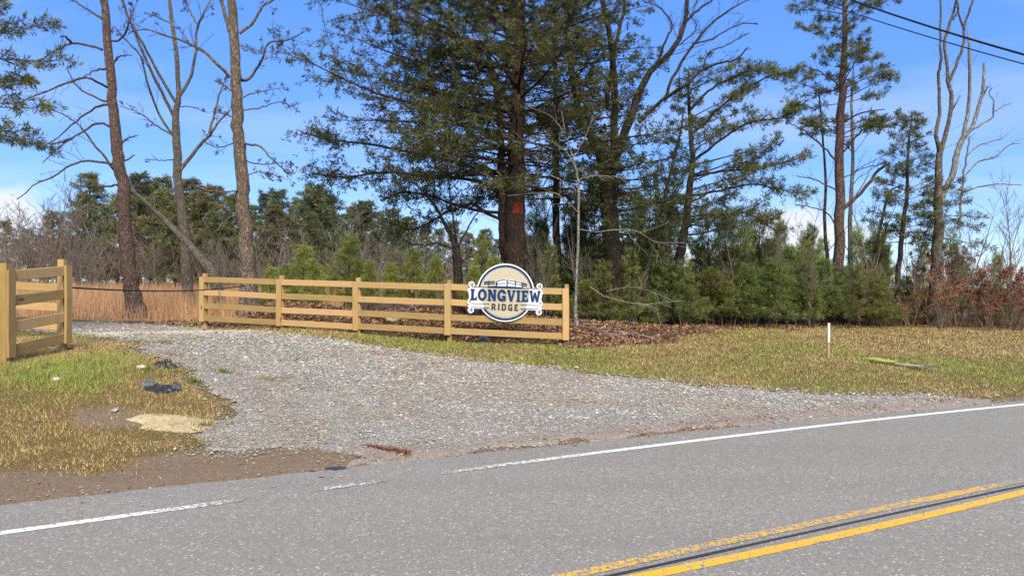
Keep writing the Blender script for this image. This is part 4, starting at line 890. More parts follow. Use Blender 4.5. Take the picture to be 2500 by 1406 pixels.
an = np.linspace(-1.85, -0.85, 9); V = np.array([[cx_[k_] + (rr[k_] * 1.10 + 0.006) * math.cos(a) , cy_[k_] + (rr[k_] * 1.10 + 0.006) * math.sin(a), zz[k_] + 0.02 * math.sin(a * 9 + k_)] for k_ in range(5) for a in an]) - b
idx = np.arange(45).reshape(5, 9); F = np.stack([idx[:-1, :-1], idx[:-1, 1:], idx[1:, 1:], idx[1:, :-1]], -1).reshape(-1, 4)
o = obj('paint_blaze', make_mesh('paint_blaze', V, [F], smooth=True), plain('orange_paint', (0.19, 0.042, 0.022), 0.9, 0.1, 0.7), big); o['label'] = 'faded orange paint mark on the trunk'

# --- slim evergreen between the two big ones
T = Tree(108); D = 22.5
s, b = trunk_px(T, [(1362, 780, 20), (1360, 640, 19), (1358, 500, 18), (1357, 350, 15), (1356, 220, 12), (1355, 60, 9), (1352, -120, 4)], D, 44)
cedar_limbs(T, s, 74, 4.2, 11.6, lambda h, a: 2.9 * (1 - 0.5 * h), lambda h: 0.05 + 0.3 * h, sec=4.2, ter=5, droop=-0.01, secL=0.3, spray=0.13, bare=0.35)
finish(T, 'cedar_tree', b, 'slim straight evergreen between the huge cedar and the forked oak', None, M_BARK_DARK, M_TWIG, sprays(T, 0.115, 0.30, 6, 0.65, CED_LO, CED_HI, 0.02))

# --- F: forked oak wrapped in green
T = Tree(109); D = 21.5
s, b = trunk_px(T, [(1497, 780, 46), (1495, 690, 42), (1490, 560, 42), (1484, 470, 40), (1478, 420, 36), (1462, 370, 22), (1440, 330, 18), (1412, 270, 16), (1398, 200, 15), (1388, 100, 13), (1380, -20, 10), (1370, -250, 4)], D, 60)
for L, w in (([(1486, 470), (1496, 400), (1500, 330), (1500, 200), (1490, 100), (1470, 0), (1460, -120)], (26, 9)), ([(1480, 250), (1500, 120), (1520, 40), (1530, -40)], (14, 6)), ([(1488, 430), (1523, 330), (1545, 270), (1569, 205), (1614, 148), (1648, 114), (1671, 57), (1676, 0), (1680, -90)], (24, 8)),
             ([(1600, 165), (1626, 100), (1640, 60), (1610, 20), (1570, 5)], (6, 2.5)), ([(1560, 300), (1625, 239), (1671, 210), (1716, 171), (1762, 154), (1796, 145), (1827, 117)], (9, 3)), ([(1625, 239), (1643, 188), (1694, 108), (1745, 51), (1796, 17), (1850, -10)], (8, 2.5)),
             ([(1671, 57), (1710, 20), (1740, 0), (1770, -30)], (6, 3)), ([(1694, 108), (1740, 95), (1800, 62), (1850, 58)], (4, 2)), ([(1660, 110), (1700, 70), (1680, 30)], (4, 2)), ([(1716, 171), (1730, 130), (1775, 110), (1830, 80)], (4, 2)),
             ([(1490, 270), (1460, 230), (1420, 205), (1375, 195)], (10, 4)), ([(1500, 420), (1560, 400), (1620, 390), (1680, 370)], (6, 2))):
    s2_ = limb_px(T, L, D, w=w, wig=0.25, n=22); twigs(T, s2_[:, :3], s2_[:, 3], 12, 0.26, 0.7, 2, up=0.15, rmin=0.004)
n_b = len(T.lp)
cedar_limbs(T, s, 84, 3.2, 9.8, lambda h, a: 2.9 * (1 - 0.25 * h) * (0.8 + 0.3 * math.cos(a)), lambda h: 0.02 + 0.3 * h, sec=4.0, ter=5, droop=-0.006, secL=0.32, spray=0.13, bare=0.35)
for j in range(900):
    u_ = T.r.random(); i = int(u_ * 30); a = T.r.uniform(0, 6.28); rr_ = s[i, 3] + T.r.uniform(0.0, 0.28); p = s[i, :3] + np.array([math.cos(a) * rr_, math.sin(a) * rr_, T.r.normal(0, 0.1)])
    T.leaf(p, np.array([math.cos(a), math.sin(a), 0.2]), 1.1)
finish(T, 'oak_tree', b, 'dark forked oak with a green-clad trunk and a bare limb arching right', None, M_BARK_DARK, M_TWIG, sprays(T, 0.115, 0.30, 6, 0.65, (0.03, 0.046, 0.015), (0.135, 0.155, 0.052), 0.02))

# --- pale dead sapling with bleached twigs before the big trunks
T = Tree(110); D = 18.6
s, b = trunk_px(T, [(1406, 790, 8), (1406, 711, 7), (1411, 600, 6.5), (1412, 455, 5.5), (1400, 390, 4), (1382, 330, 3), (1370, 270, 2)], D, 36)
for L in ([(1411, 470), (1350, 430), (1300, 420), (1265, 440)], [(1408, 440), (1450, 430), (1500, 432), (1525, 436)], [(1405, 410), (1380, 370), (1330, 340), (1290, 350), (1250, 345)], [(1400, 385), (1430, 330), (1450, 280)], [(1412, 520), (1370, 480), (1330, 470), (1240, 478)], [(1388, 345), (1350, 290), (1300, 265), (1270, 262)], [(1411, 560), (1460, 565), (1540, 560), (1600, 590), (1670, 592)], [(1395, 370), (1360, 380), (1310, 400)]):
    s2_ = limb_px(T, L, D, w=(3.2, 1.6), wig=0.25); twigs(T, s2_[:, :3], s2_[:, 3], 8, 0.36, 0.8, 2, up=0.05, rmin=0.004)
finish(T, 'dead_sapling', b, 'thin bleached dead sapling with tangled pale twigs right of the sign', None, M_BARK_DEAD, M_TWIG_PALE)

# --- G: pine with layered boughs sweeping right; H: thin dark stem
T = Tree(111); D = 22.0
s, b = trunk_px(T, [(1648, 760, 25), (1648, 700, 23), (1662, 620, 21), (1674, 541, 19), (1684, 450, 16), (1691, 398, 14), (1686, 319, 10), (1681, 228, 7), (1680, 175, 3)], D, 44)
cedar_limbs(T, s, 46, 3.2, 7.9, lambda h, a: (2.9 if math.cos(a) > -0.2 else 1.7) * (1 - 0.42 * h) * (0.62 + 0.38 * max(0, math.cos(a))), lambda h: 0.02 + 0.50 * h, sec=4.6, ter=5, droop=0.015, secL=0.26, spray=0.13, bare=0.38)
for L in ([(1686, 330), (1740, 280), (1800, 230), (1870, 190), (1925, 178)], [(1690, 395), (1760, 340), (1830, 300), (1900, 290), (1925, 275)], [(1690, 430), (1760, 420), (1850, 410), (1950, 388)], [(1680, 480), (1760, 465), (1840, 450), (1935, 470)], [(1672, 540), (1740, 530), (1820, 520), (1890, 560)], [(1684, 270), (1740, 215), (1800, 185), (1860, 172)]):
    s2_ = limb_px(T, L, D, w=(7, 2.4), wig=0.3)
    for j in range(20):
        i = T.r.integers(5, 16); p = s2_[i, :3]; t = unit(s2_[min(i + 1, 15), :3] - s2_[i - 1, :3]); d_ = unit(t + np.array([0, T.r.normal(0, 0.9), T.r.normal(0.1, 0.3)])); q_ = walk(T.r, p, d_, T.r.uniform(0.25, 0.65), 4, 0.1, 0.02); T.twig.add(q_, np.linspace(0.007, 0.004, 4))
        for m in range(12): w_ = T.r.integers(1, 4); T.leaf(q_[w_] + T.r.normal(0, 0.07, 3), unit(d_ + T.r.normal(0, 0.5, 3)), T.r.uniform(0.7, 1.2))
finish(T, 'pine_tree', b, 'dark-stemmed pine with flat boughs layered out to the right', None, M_BARK_DARK, M_TWIG, sprays(T, 0.135, 0.20, 10, 0.7, (0.045, 0.058, 0.02), (0.18, 0.185, 0.062), 0.03))
T = Tree(112); D = 21.0
s, b = trunk_px(T, [(1574, 760, 10), (1578, 675, 9), (1600, 580, 8.5), (1625, 470, 8), (1645, 390, 7), (1660, 330, 5), (1668, 270, 3)], D, 36)
cedar_limbs(T, s, 22, 3.0, 6.0, lambda h, a: 1.0 * (1 - 0.4 * h), lambda h: 0.2, sec=6, ter=4, spray=0.13, bare=0.4)
finish(T, 'pine_sapling', b, 'thin slanting dark stem with sparse green tufts', None, M_BARK_DARK, M_TWIG, sprays(T, 0.13, 0.14, 6, 0.6, (0.03, 0.055, 0.02), (0.10, 0.14, 0.05)), cat='sapling')

# --- I: tall pine right
T = Tree(113); D = 25.0
s, b = trunk_px(T, [(2046, 760, 27), (2047, 671, 25), (2050, 512, 23), (2050, 341, 20), (2059, 188, 16), (2062, 85, 12), (2063, 0, 10), (2064, -150, 6), (2064, -240, 3)], D, 50)
for L, w in (([(2056, 512), (2101, 472), (2141, 421), (2172, 398)], (10, 5)), ([(2056, 375), (2107, 318), (2165, 306)], (5, 3)), ([(2054, 300), (2107, 275), (2160, 268)], (5, 2)), ([(2048, 400), (2000, 350), (1960, 318), (1925, 300)], (5, 2)), ([(2049, 470), (1990, 440), (1945, 430)], (4, 2)), ([(2046, 560), (2020, 520), (1975, 505), (1940, 500)], (4, 2)), ([(2052, 440), (2110, 410), (2180, 400)], (3, 1.5)), ([(2058, 215), (2000, 175), (1960, 160)], (4, 2))):
    s2_ = limb_px(T, L, D, w=w, wig=0.25); twigs(T, s2_[:, :3], s2_[:, 3], 7, 0.3, 0.7, 2, up=0.1, rmin=0.004, leafy=0.0)
Z0 = P(0, 260, D)[2]; cedar_limbs(T, s, 66, Z0, s[-1, 2] - 0.1, lambda h, a: 2.15 * (1 - 0.30 * h) * (0.75 + 0.3 * math.sin(h * 17)), lambda h: 0.10 + 0.5 * h, sec=4.6, ter=5, droop=0.012, secL=0.30, spray=0.14, bare=0.34)
cedar_limbs(T, s, 13, P(0, 340, D)[2], P(0, 300, D)[2], lambda h, a: 1.45, lambda h: 0.15, sec=4.5, ter=5, spray=0.14, bare=0.4)
finish(T, 'pine_tree', b, 'tall straight pine with a tufted top under the cables', None, M_BARK_PINE, M_TWIG, sprays(T, 0.15, 0.20, 10, 0.7, (0.048, 0.06, 0.02), (0.19, 0.19, 0.062), 0.03))
for sd_, pts, lb, D in ((114, [(2076, 760, 12), (2076, 654, 11), (2076, 512, 9.5), (2082, 398, 8), (2079, 256, 6), (2082, 199, 4), (2084, 150, 2)], 'thin bare grey pole tree close behind the tall pine', 25.6), (115, [(2024, 760, 10), (2022, 654, 9), (2013, 540, 7.5), (2016, 455, 6.5), (2010, 353, 5), (1999, 216, 3)], 'thin bare sapling on the left of the tall pine', 25.2), (116, [(2124, 760, 8), (2130, 654, 7), (2153, 540, 6), (2170, 472, 4.5), (2193, 455, 2.5)], 'thin dark sapling leaning right of the tall pine', 24.4)):
    T = Tree(sd_); s, b = trunk_px(T, pts, D, 36); twigs(T, s[:, :3], s[:, 3], 14, 0.20, 0.9, 2, up=0.15, rmin=0.004, u0=0.3); finish(T, 'bare_sapling', b, lb, None, M_BARK_DEAD if sd_ == 114 else M_BARK_DARK, M_TWIG, cat='sapling')

# --- K: small pine
T = Tree(117); D = 24.0
s, b = trunk_px(T, [(2192, 760, 14), (2193, 671, 12), (2206, 540, 10), (2214, 484, 8.5), (2216, 398, 6.5), (2219, 341, 4.5), (2227, 279, 2)], D, 40)
cedar_limbs(T, s, 60, P(0, 600, D)[2], P(0, 285, D)[2], lambda h, a: 1.35 * (1 - 0.72 * h), lambda h: 0.05 + 0.5 * h, sec=6, ter=4, droop=0.015, spray=0.13, bare=0.3)
finish(T, 'pine_tree', b, 'small slender pine with short tufted boughs beside the dead grey stems', None, M_BARK_DARK, M_TWIG, sprays(T, 0.14, 0.18, 9, 0.7, (0.048, 0.06, 0.02), (0.19, 0.19, 0.062), 0.03))

# --- L, M: dead grey trees
T = Tree(118); D = 23.5
s, b = trunk_px(T, [(2284, 790, 33), (2286, 683, 28), (2291, 569, 22), (2290, 455, 17), (2294, 380, 15), (2302, 350, 11), (2318, 285, 9.5), (2323, 239, 9), (2315, 199, 8), (2312, 154, 7), (2306, 102, 6.5), (2323, 46, 6), (2335, 0, 5), (2345, -70, 3)], D, 56)
for L, w in (([(2294, 375), (2284, 330), (2289, 302), (2294, 262), (2292, 188), (2298, 148), (2295, 102), (2296, 17), (2294, -30)], (10, 3.5)), ([(2317, 200), (2341, 142), (2352, 102), (2355, 63), (2369, 23), (2380, -20)], (7, 4)), ([(2354, 75), (2340, 28), (2336, -20)], (5, 3)), ([(2322, 275), (2335, 250), (2345, 233)], (4, 2)), ([(2326, 50), (2340, 20), (2330, -30)], (4, 2))):
    s2_ = limb_px(T, L, D, w=w, wig=0.10, n=26); twigs(T, s2_[:, :3], s2_[:, 3], 8, 0.15, 0.8, 2, up=0.1, rmin=0.004)
twigs(T, s[:, :3], s[:, 3], 16, 0.09, 0.9, 2, up=0.1, rmin=0.004, u0=0.25)
Z1 = P(0, 600, D)[2]; cedar_limbs(T, s, 26, Z1 - 0.3, P(0, 440, D)[2], lambda h, a: 1.5 * (0.75 + 0.35 * math.cos(a)) * (1 - 0.5 * h), lambda h: 0.02 + 0.2 * h, sec=6, ter=5, spray=0.13, bare=0.3)
finish(T, 'dead_tree', b, 'dead grey forked tree with green boughs low on its dark trunk', None, M_BARK_LICHEN, M_TWIG_GREY, sprays(T, 0.14, 0.16, 7, 0.6, (0.04, 0.055, 0.018), (0.17, 0.17, 0.05), 0.03))
T = Tree(119); D = 24.6
s, b = trunk_px(T, [(2276, 780, 18), (2284, 600, 16), (2300, 484, 15), (2323, 432, 14), (2338, 370, 13), (2352, 336, 12), (2375, 307, 9), (2392, 250, 8), (2400, 216, 7.5), (2403, 154, 5)], D, 50)
for L, w in (([(2350, 340), (2363, 267), (2367, 188), (2366, 102), (2364, 90)], (9, 5)), ([(2340, 560), (2346, 489), (2355, 410), (2363, 364), (2366, 336)], (6, 3)), ([(2360, 325), (2400, 302), (2423, 285), (2426, 245), (2414, 228), (2422, 215)], (5, 2)), ([(2352, 432), (2386, 398), (2432, 381), (2466, 353), (2491, 351)], (5, 2)), ([(2350, 470), (2397, 455), (2432, 450), (2494, 452)], (4, 2)), ([(2360, 380), (2390, 355), (2440, 340), (2465, 322)], (4, 1.6)), ([(2426, 275), (2445, 262), (2468, 252)], (3, 1.5)), ([(2392, 250), (2405, 225), (2412, 212)], (4, 2))):
    s2_ = limb_px(T, L, D, w=w, wig=0.15); twigs(T, s2_[:, :3], s2_[:, 3], 8, 0.24, 0.8, 2, up=0.1, rmin=0.004)
finish(T, 'dead_tree', b, 'dead silvery stems leaning right with broken tops', None, M_BARK_DEAD, M_TWIG_GREY)
# ------------------------------------------------------------------ repeated trees: a few prototypes, copied
def copy_tree(proto, loc, rz, sc_, label, group):
    c = proto.copy(); COL.objects.link(c); c.location = loc; c.rotation_euler = (RNG.normal(0, 0.06), RNG.normal(0, 0.06), rz); c.scale = (sc_[0], sc_[0], sc_[1])
    c['label'] = label
    if group: c['group'] = group
    elif 'group' in c: del c['group']
    for ch in proto.children:
        k = ch.copy(); COL.objects.link(k); k.parent = c
    return c
def young_pine(seed, h, w, lo, hi, n=70, dens=7, k=9):
    T = Tree(seed); tr = spline(np.array([[0, 0, -0.05, 0.035 * h / 3], [0.03, 0, h * 0.5, 0.022 * h / 3], [0, 0.02, h, 0.006]]), 16); T.trunk.add(tr[:, :3], tr[:, 3])
    cedar_limbs(T, tr, n, 0.12 * h, h * 0.97, lambda hh, a: w * (1.05 - hh) ** 0.75 + 0.1, lambda hh: 0.12 + 0.7 * hh, sec=dens, ter=4, droop=0.02, secL=0.36, terL=0.4, spray=0.15, bare=0.2, jit=(0.35, 1.3))
    T.leaf(tr[-1, :3], np.array([0, 0, 1.0]), 1.3)
    return finish(T, 'young_pine', (0, 0, 0), 'young pine', None, M_BARK_DARK, M_TWIG, sprays(T, 0.15, 0.10, k, 0.55, lo, hi, 0.02), 8, 'sapling')
protos = {'bright': [young_pine(201, 3.0, 1.0, YNG_LO, YNG_HI), young_pine(202, 3.0, 0.85, (0.14, 0.17, 0.035), (0.42, 0.42, 0.095), 60)],
          'dark': [young_pine(203, 3.0, 1.35, DGR_LO, DGR_HI, 84), young_pine(204, 3.0, 1.2, (0.07, 0.11, 0.028), (0.25, 0.31, 0.085), 80), young_pine(205, 3.0, 1.3, (0.075, 0.09, 0.025), (0.27, 0.27, 0.075), 76)]}
protos['loose'] = [young_pine(206, 3.0, 0.85, (0.07, 0.09, 0.024), (0.27, 0.28, 0.08), 34, 6, 8), young_pine(207, 3.0, 0.75, (0.08, 0.11, 0.028), (0.30, 0.33, 0.085), 28, 7, 8)]
def near_what(px):
    for lim, ph in ((150, 'beyond the fence corner'), (400, 'behind the leaning reddish pine'), (560, 'behind the bare forked hardwood'), (680, 'behind the rough-barked oak'), (868, 'behind the second fence panel'), (1092, 'behind the third fence panel'), (1240, 'beside the short dark dead tree'), (1330, 'behind the huge cedar'), (1480, 'between slim evergreen and forked oak'), (1620, 'around the thin slanting stem'), (1780, 'at the foot of the layered-bough pine'), (2000, 'between the layered-bough pine and tall pine'), (2140, 'at the foot of the tall straight pine'), (2260, 'beside the small slender pine'), (9999, 'among the russet oak saplings')):
        if px < lim: return ph
used = set()
def plant_px(kind, i, px, top, D, sx_=1.0, label='', group=None):
    p = P(px, top, D); gz = float(Hgt(p[0], p[1])); h = p[2] - gz; pr = protos[kind][i % len(protos[kind])]
    label = ('low ' if h < 2.2 else 'tall ' if h > 3.4 else 'mid-height ') + label + ' ' + near_what(px); sc_ = (h / 3.0 * sx_, h / 3.0); rz = RNG.uniform(0, 6.28); loc = (p[0], p[1], gz)
    if pr.name not in used:
        used.add(pr.name); pr.location = loc; pr.rotation_euler = (0, 0, rz); pr.scale = (sc_[0], sc_[0], sc_[1]); pr['label'] = label
        if group: pr['group'] = group
        return pr
    return copy_tree(pr, loc, rz, sc_, label, group)
GB = ('bright yellow-green young pine', 'bright young pines behind the fence')
for i, (px, top, D, w) in enumerate([(742, 605, 27, 1.1), (700, 650, 26, 1.2), (838, 578, 28, 1.0), (872, 640, 26, 1.1), (962, 645, 19.3, 1.0), (1012, 612, 19.6, 0.95), (1060, 632, 19.2, 0.95), (1172, 582, 19.4, 0.75), (1200, 630, 19.0, 0.9), (1155, 655, 18.9, 0.9), (900, 640, 20.2, 0.9), (770, 640, 21.5, 1.1), (660, 655, 22.8, 1.0), (1330, 600, 25.5, 1.1)]):
    plant_px('bright', i, px, top, D, w, *GB)
GD = ('dense dark green young pine', 'dark young pines in the thicket')
for i, (px, top, D, w) in enumerate([(1400, 560, 23.5, 1.0), (1450, 600, 22.5, 1.0), (1430, 690, 20.8, 1.3), (1530, 600, 24, 1.0), (1560, 640, 22.5, 1.1), (1610, 560, 24.5, 0.9), (1640, 655, 21.5, 1.2), (1715, 590, 24.5, 1.0), (1740, 660, 22.4, 1.1), (1790, 610, 24, 1.1), (1815, 650, 22.4, 1.25), (1860, 600, 24.5, 1.0), (1890, 640, 22.8, 1.15), (1945, 610, 24.2, 1.0), (1960, 655, 23.0, 1.2), (2015, 640, 23.6, 1.1), (2075, 655, 24.2, 1.1), (2110, 665, 23.0, 1.2), (2160, 690, 23.2, 1.2), (2215, 680, 25.0, 1.1), (2240, 720, 23.6, 1.2), (1500, 720, 20.8, 1.3), (1590, 720, 21.0, 1.3), (2350, 640, 26, 1.0), (2420, 700, 24, 1.2), (1555, 520, 25.5, 0.6), (1635, 500, 26, 0.6), (1760, 530, 26, 0.65), (1830, 555, 26.5, 0.6), (1425, 500, 24.5, 0.55), (1310, 540, 23.5, 0.7), (1940, 560, 26.5, 0.6), (2140, 590, 26, 0.6)]):
    plant_px('dark', i, px, top, D, w, *GD)
GL = ('loose olive understory pine', 'loose understory pines')
for i, (px, top, D, w) in enumerate([(1310, 470, 22.5, 0.7), (1395, 480, 24.0, 0.65), (1445, 440, 23.0, 0.6), (1530, 470, 23.0, 0.65), (1580, 430, 24.0, 0.6), (1610, 500, 21.8, 0.7), (1745, 500, 23.5, 0.7), (1790, 545, 22.4, 0.8), (1850, 520, 24.0, 0.7), (1340, 600, 20.6, 0.9), (1470, 640, 20.4, 1.0), (1545, 610, 20.6, 0.9), (1680, 640, 20.9, 1.0), (1985, 590, 22.4, 0.8), (2150, 560, 24.5, 0.7), (2330, 560, 24.6, 0.7), (2070, 640, 22.0, 0.9), (1920, 640, 21.4, 0.9)]):
    plant_px('loose', i, px, top, D, w, *GL)
GT = ('light green young pine above the thicket', 'light young pines above the thicket')
for i, (px, top, D, w) in enumerate([(1905, 548, 30, 0.6), (1880, 590, 31, 0.8), (1960, 580, 31, 0.7), (2005, 590, 32, 0.7), (2095, 560, 31, 0.6), (2120, 590, 30, 0.7), (2160, 600, 32, 0.7), (2250, 600, 33, 0.7), (2440, 620, 32, 0.7), (1820, 600, 31, 0.7), (1480, 590, 27, 0.8), (1580, 585, 28, 0.8)]):
    plant_px('bright', i, px, top, D, w, *GT)

# far pines
def far_pine(seed, h, w, lo, hi, k0=0.25, n=64):
    T = Tree(seed); tr = spline(np.array([[0, 0, -0.1, 0.16], [0.1, 0, h * 0.5, 0.11], [0, 0.1, h, 0.02]]), 20); T.trunk.add(tr[:, :3], tr[:, 3])
    ph = T.r.uniform(0, 6)
    cedar_limbs(T, tr, n, h * k0, h * 0.98, lambda hh, a: w * (1.08 - hh) ** 0.8 * (0.7 + 0.45 * math.sin(hh * 19 + ph + a)) + 0.2, lambda hh: 0.05 + 0.5 * hh, sec=2.6, ter=5, droop=0.012, secL=0.36, terL=0.5, spray=0.28, bare=0.3)
    twigs(T, tr[:8, :3], tr[:8, 3], 14, 0.35, 1.2, 2, up=0.0, rmin=0.008, u0=0.1)
    return finish(T, 'far_pine', (0, 0, 0), 'far pine', None, M_BARK_DARK, M_TWIG, sprays(T, 0.30, 0.18, 8, 0.65, lo, hi, 0.03), 8)
far = [far_pine(301, 10, 2.6, (0.08, 0.10, 0.042), (0.25, 0.25, 0.10), 0.12, 84), far_pine(302, 10, 3.0, (0.065, 0.088, 0.042), (0.21, 0.22, 0.095), 0.15, 84), far_pine(303, 10, 2.3, (0.06, 0.082, 0.045), (0.18, 0.205, 0.095), 0.12, 76), far_pine(304, 10, 3.2, (0.09, 0.088, 0.04), (0.27, 0.235, 0.10), 0.2, 80)]
GF = ('far pine in the tree line', 'far pines in the tree line')
usedf = set()
def FL(i, px, h): return ('tall ' if h > 9.5 else 'short ') + ('olive', 'mid green', 'dark green', 'yellowish olive')[i] + ' far pine in the tree line ' + near_what(px)
for px, top, D, i, w in [(222, 425, 52, 0, 0.8), (262, 500, 56, 2, 0.8), (340, 425, 55, 1, 0.8), (372, 450, 60, 2, 0.9), (402, 470, 50, 3, 0.9), (455, 440, 56, 1, 0.9), (500, 470, 52, 3, 0.9), (545, 455, 58, 3, 1.0), (525, 520, 47, 1, 0.8), (650, 470, 60, 2, 0.8), (690, 465, 56, 2, 0.9), (735, 460, 52, 1, 1.0), (768, 450, 58, 2, 1.0), (820, 468, 54, 2, 0.9), (868, 490, 58, 1, 0.9), (905, 500, 52, 2, 0.9), (950, 510, 60, 2, 0.9), (1000, 530, 56, 1, 0.9), (1060, 560, 60, 2, 0.9), (1110, 540, 62, 2, 0.9), (1180, 560, 58, 1, 0.9), (142, 520, 64, 3, 0.8), (70, 560, 60, 1, 0.9), (20, 540, 66, 3, 0.8), (300, 470, 66, 3, 0.9), (600, 500, 66, 1, 1.0), (780, 520, 47, 1, 0.7), (850, 545, 46, 2, 0.7), (1290, 575, 60, 1, 0.9), (1400, 580, 62, 2, 0.9), (1520, 590, 60, 1, 0.8), (190, 470, 58, 1, 0.8), (285, 455, 50, 0, 0.7), (425, 500, 46, 0, 0.8), (480, 510, 62, 0, 0.9), (570, 480, 48, 0, 0.7), (670, 500, 50, 3, 0.8), (715, 490, 62, 3, 0.9), (800, 480, 60, 1, 0.9), (840, 500, 62, 3, 0.8), (920, 520, 64, 3, 0.9), (980, 540, 50, 1, 0.8), (1040, 560, 52, 0, 0.8), (1140, 570, 55, 3, 0.8), (1220, 585, 60, 2, 0.9), (390, 430, 62, 0, 0.8)]:
    p = P(px, top, D); gz = float(Hgt(p[0], p[1])); h = p[2] - gz; pr = far[i]; s_ = (h / 10 * w * 1.55, h / 10); rz = RNG.uniform(0, 6.28)
    if i not in usedf: usedf.add(i); pr.location = (p[0], p[1], gz); pr.rotation_euler = (0, 0, rz); pr.scale = (s_[0], s_[0], s_[1]); pr['label'], pr['group'] = FL(i, px, h), GF[1]
    else: copy_tree(pr, (p[0], p[1], gz), rz, s_, FL(i, px, h), GF[1])

# bare brush and thin hardwoods
def brush(seed, h, stems, spread, twig_m, n1=10, lean=0.25, leafy=0.0, rt=0.012, rmin=0.007):
    T = Tree(seed)
    for j in range(stems):
        a = T.r.uniform(0, 6.28); q_ = walk(T.r, np.array([T.r.normal(0, spread), T.r.normal(0, spread), -0.05]), np.array([math.cos(a) * lean, math.sin(a) * lean, 1.0]), h * T.r.uniform(0.6, 1.0), 9, 0.09, 0.0)
        rr = np.linspace(rt * T.r.uniform(0.7, 1.5), rmin, 9); T.limb.add(q_, rr); twigs(T, q_, rr, n1, 0.36, 0.65, 2, wig=0.14, up=0.2, rmin=rmin, u0=0.15, leafy=leafy)
    lm = sprays(T, 0.085, 0.5, 5, 1.1, (0.12, 0.05, 0.028), (0.36, 0.165, 0.09)) if leafy else None
    return finish(T, 'bare_brush', (0, 0, 0), 'brush', None, twig_m, twig_m, lm, 6, 'shrub', M_DRY, 'dead_leaves')
M_TW2 = NM('twig_brown', 0.9, 0.1).color((0.165, 0.125, 0.10)).m
br = [brush(401, 5.0, 9, 0.5, M_TWIG_GREY), brush(402, 5.0, 8, 0.7, M_TW2), brush(403, 5.0, 7, 0.4, M_TWIG_GREY, 12), brush(404, 8.0, 2, 0.2, M_TWIG_GREY, 14, 0.08, rt=0.05)]
GBR = ('leafless brush at the far field edge', 'leafless brush at the field edge'); usedb = set()
def put_brush(i, px, top, D, w, lab, grp):
    p = P(px, top, D); gz = float(Hgt(p[0], p[1])); h = p[2] - gz; pr = br[i]; h0 = 8.0 if i == 3 else 5.0; s_ = (h / h0 * w, h / h0); rz = RNG.uniform(0, 6.28)
    lab = lab.replace('leafless', ('loose grey leafless', 'wide brown leafless', 'dense grey leafless', 'leafless')[i]) + ' ' + near_what(px)
    if i not in usedb:
        usedb.add(i); pr.location = (p[0], p[1], gz); pr.rotation_euler = (0, 0, rz); pr.scale = (s_[0], s_[0], s_[1]); pr['label'] = lab; pr['group'] = grp
    else: copy_tree(pr, (p[0], p[1], gz), rz, s_, lab, grp)
rb = np.random.default_rng(55)
for j in range(50):
    px = -60 + j * 24.2 + rb.normal(0, 10); D = rb.uniform(38, 50)
    top = (520 if px < 190 else 585) + rb.normal(10, 32); top = min(top, 650)
    put_brush(int(rb.integers(0, 3)), px, top, D, rb.uniform(1.0, 1.7), *GBR)
for px, top, D in ((55, 470, 46), (120, 440, 48), (165, 430, 47), (30, 480, 55), (95, 500, 44), (250, 480, 50), (700, 500, 44), (930, 540, 40), (1080, 520, 40), (1240, 560, 42)):
    put_brush(3, px, top, D, 1.3, 'slim leafless tree poking above the far brush', 'slim leafless trees in the far brush')
for px, top, D in ((1290, 420, 23), (1330, 380, 24), (1420, 400, 22), (1455, 340, 24), (1550, 420, 23), (1600, 330, 24.5), (1640, 450, 22), (1730, 440, 24), (1770, 480, 22.5), (1815, 500, 24), (1880, 520, 23), (1975, 480, 24.5), (2105, 470, 23.5), (2140, 420, 25), (2250, 480, 24), (2380, 470, 24), (2440, 430, 25), (2480, 480, 24)):
    put_brush(3, px, top, D, 1.0, 'slim leafless sapling in the pine thicket', 'slim leafless saplings in the thicket')
for j in range(26):
    px = 1300 + j * 47 + rb.normal(0, 14); D = rb.uniform(22.5, 27)
    put_brush(int(rb.integers(0, 3)), px, 590 + rb.normal(20, 40), D, rb.uniform(0.6, 1.0), 'leafless brush in the pine thicket', 'leafless brush in the thicket')
for j, (px, top, D) in enumerate(((985, 600, 20), (1050, 640, 20.5), (890, 660, 21), (1195, 560, 21.5), (1320, 520, 20.5), (1440, 560, 21.5), (1545, 640, 20.5), (660, 610, 24), (540, 640, 26))):
    put_brush(2 if j % 2 else 0, px, top, D, 0.7, 'leafless shrub on the leaf mound', 'leafless shrubs on the leaf mound')

# russet oak saplings at the right
ox = [brush(411, 3.0, 7, 0.3, M_TW2, 10, 0.5, 0.75, rt=0.02, rmin=0.004)]
ox[0].name = 'oak_sapling'
used_o = False
LBO = ('oak sapling holding russet dead leaves', 'russet oak saplings')
for px, top, D, w in ((2340, 585, 23.2, 1.0), (2395, 600, 23.6, 1.2), (2450, 640, 22.6, 1.2), (2500, 590, 23.6, 1.3), (2285, 650, 22.6, 0.8), (2530, 660, 22.0, 1.2), (2215, 690, 22.4, 0.6), (2425, 690, 22.0, 1.0)):
    p = P(px, top, D); gz = float(Hgt(p[0], p[1])); h = p[2] - gz; s_ = (h / 3 * w, h / 3); rz = RNG.uniform(0, 6.28)
    if not used_o: used_o = True; o = ox[0]; o.location = (p[0], p[1], gz); o.rotation_euler = (0, 0, rz); o.scale = (s_[0], s_[0], s_[1]); o['label'] = 'tall ' + LBO[0] + ' against the dead grey trees'; o['group'] = LBO[1]; o['category'] = 'sapling'
    else: copy_tree(ox[0], (p[0], p[1], gz), rz, s_, ('tall ' if h > 2.4 else 'low ') + LBO[0] + (' against the dead grey trees' if px < 2350 else ''), LBO[1])

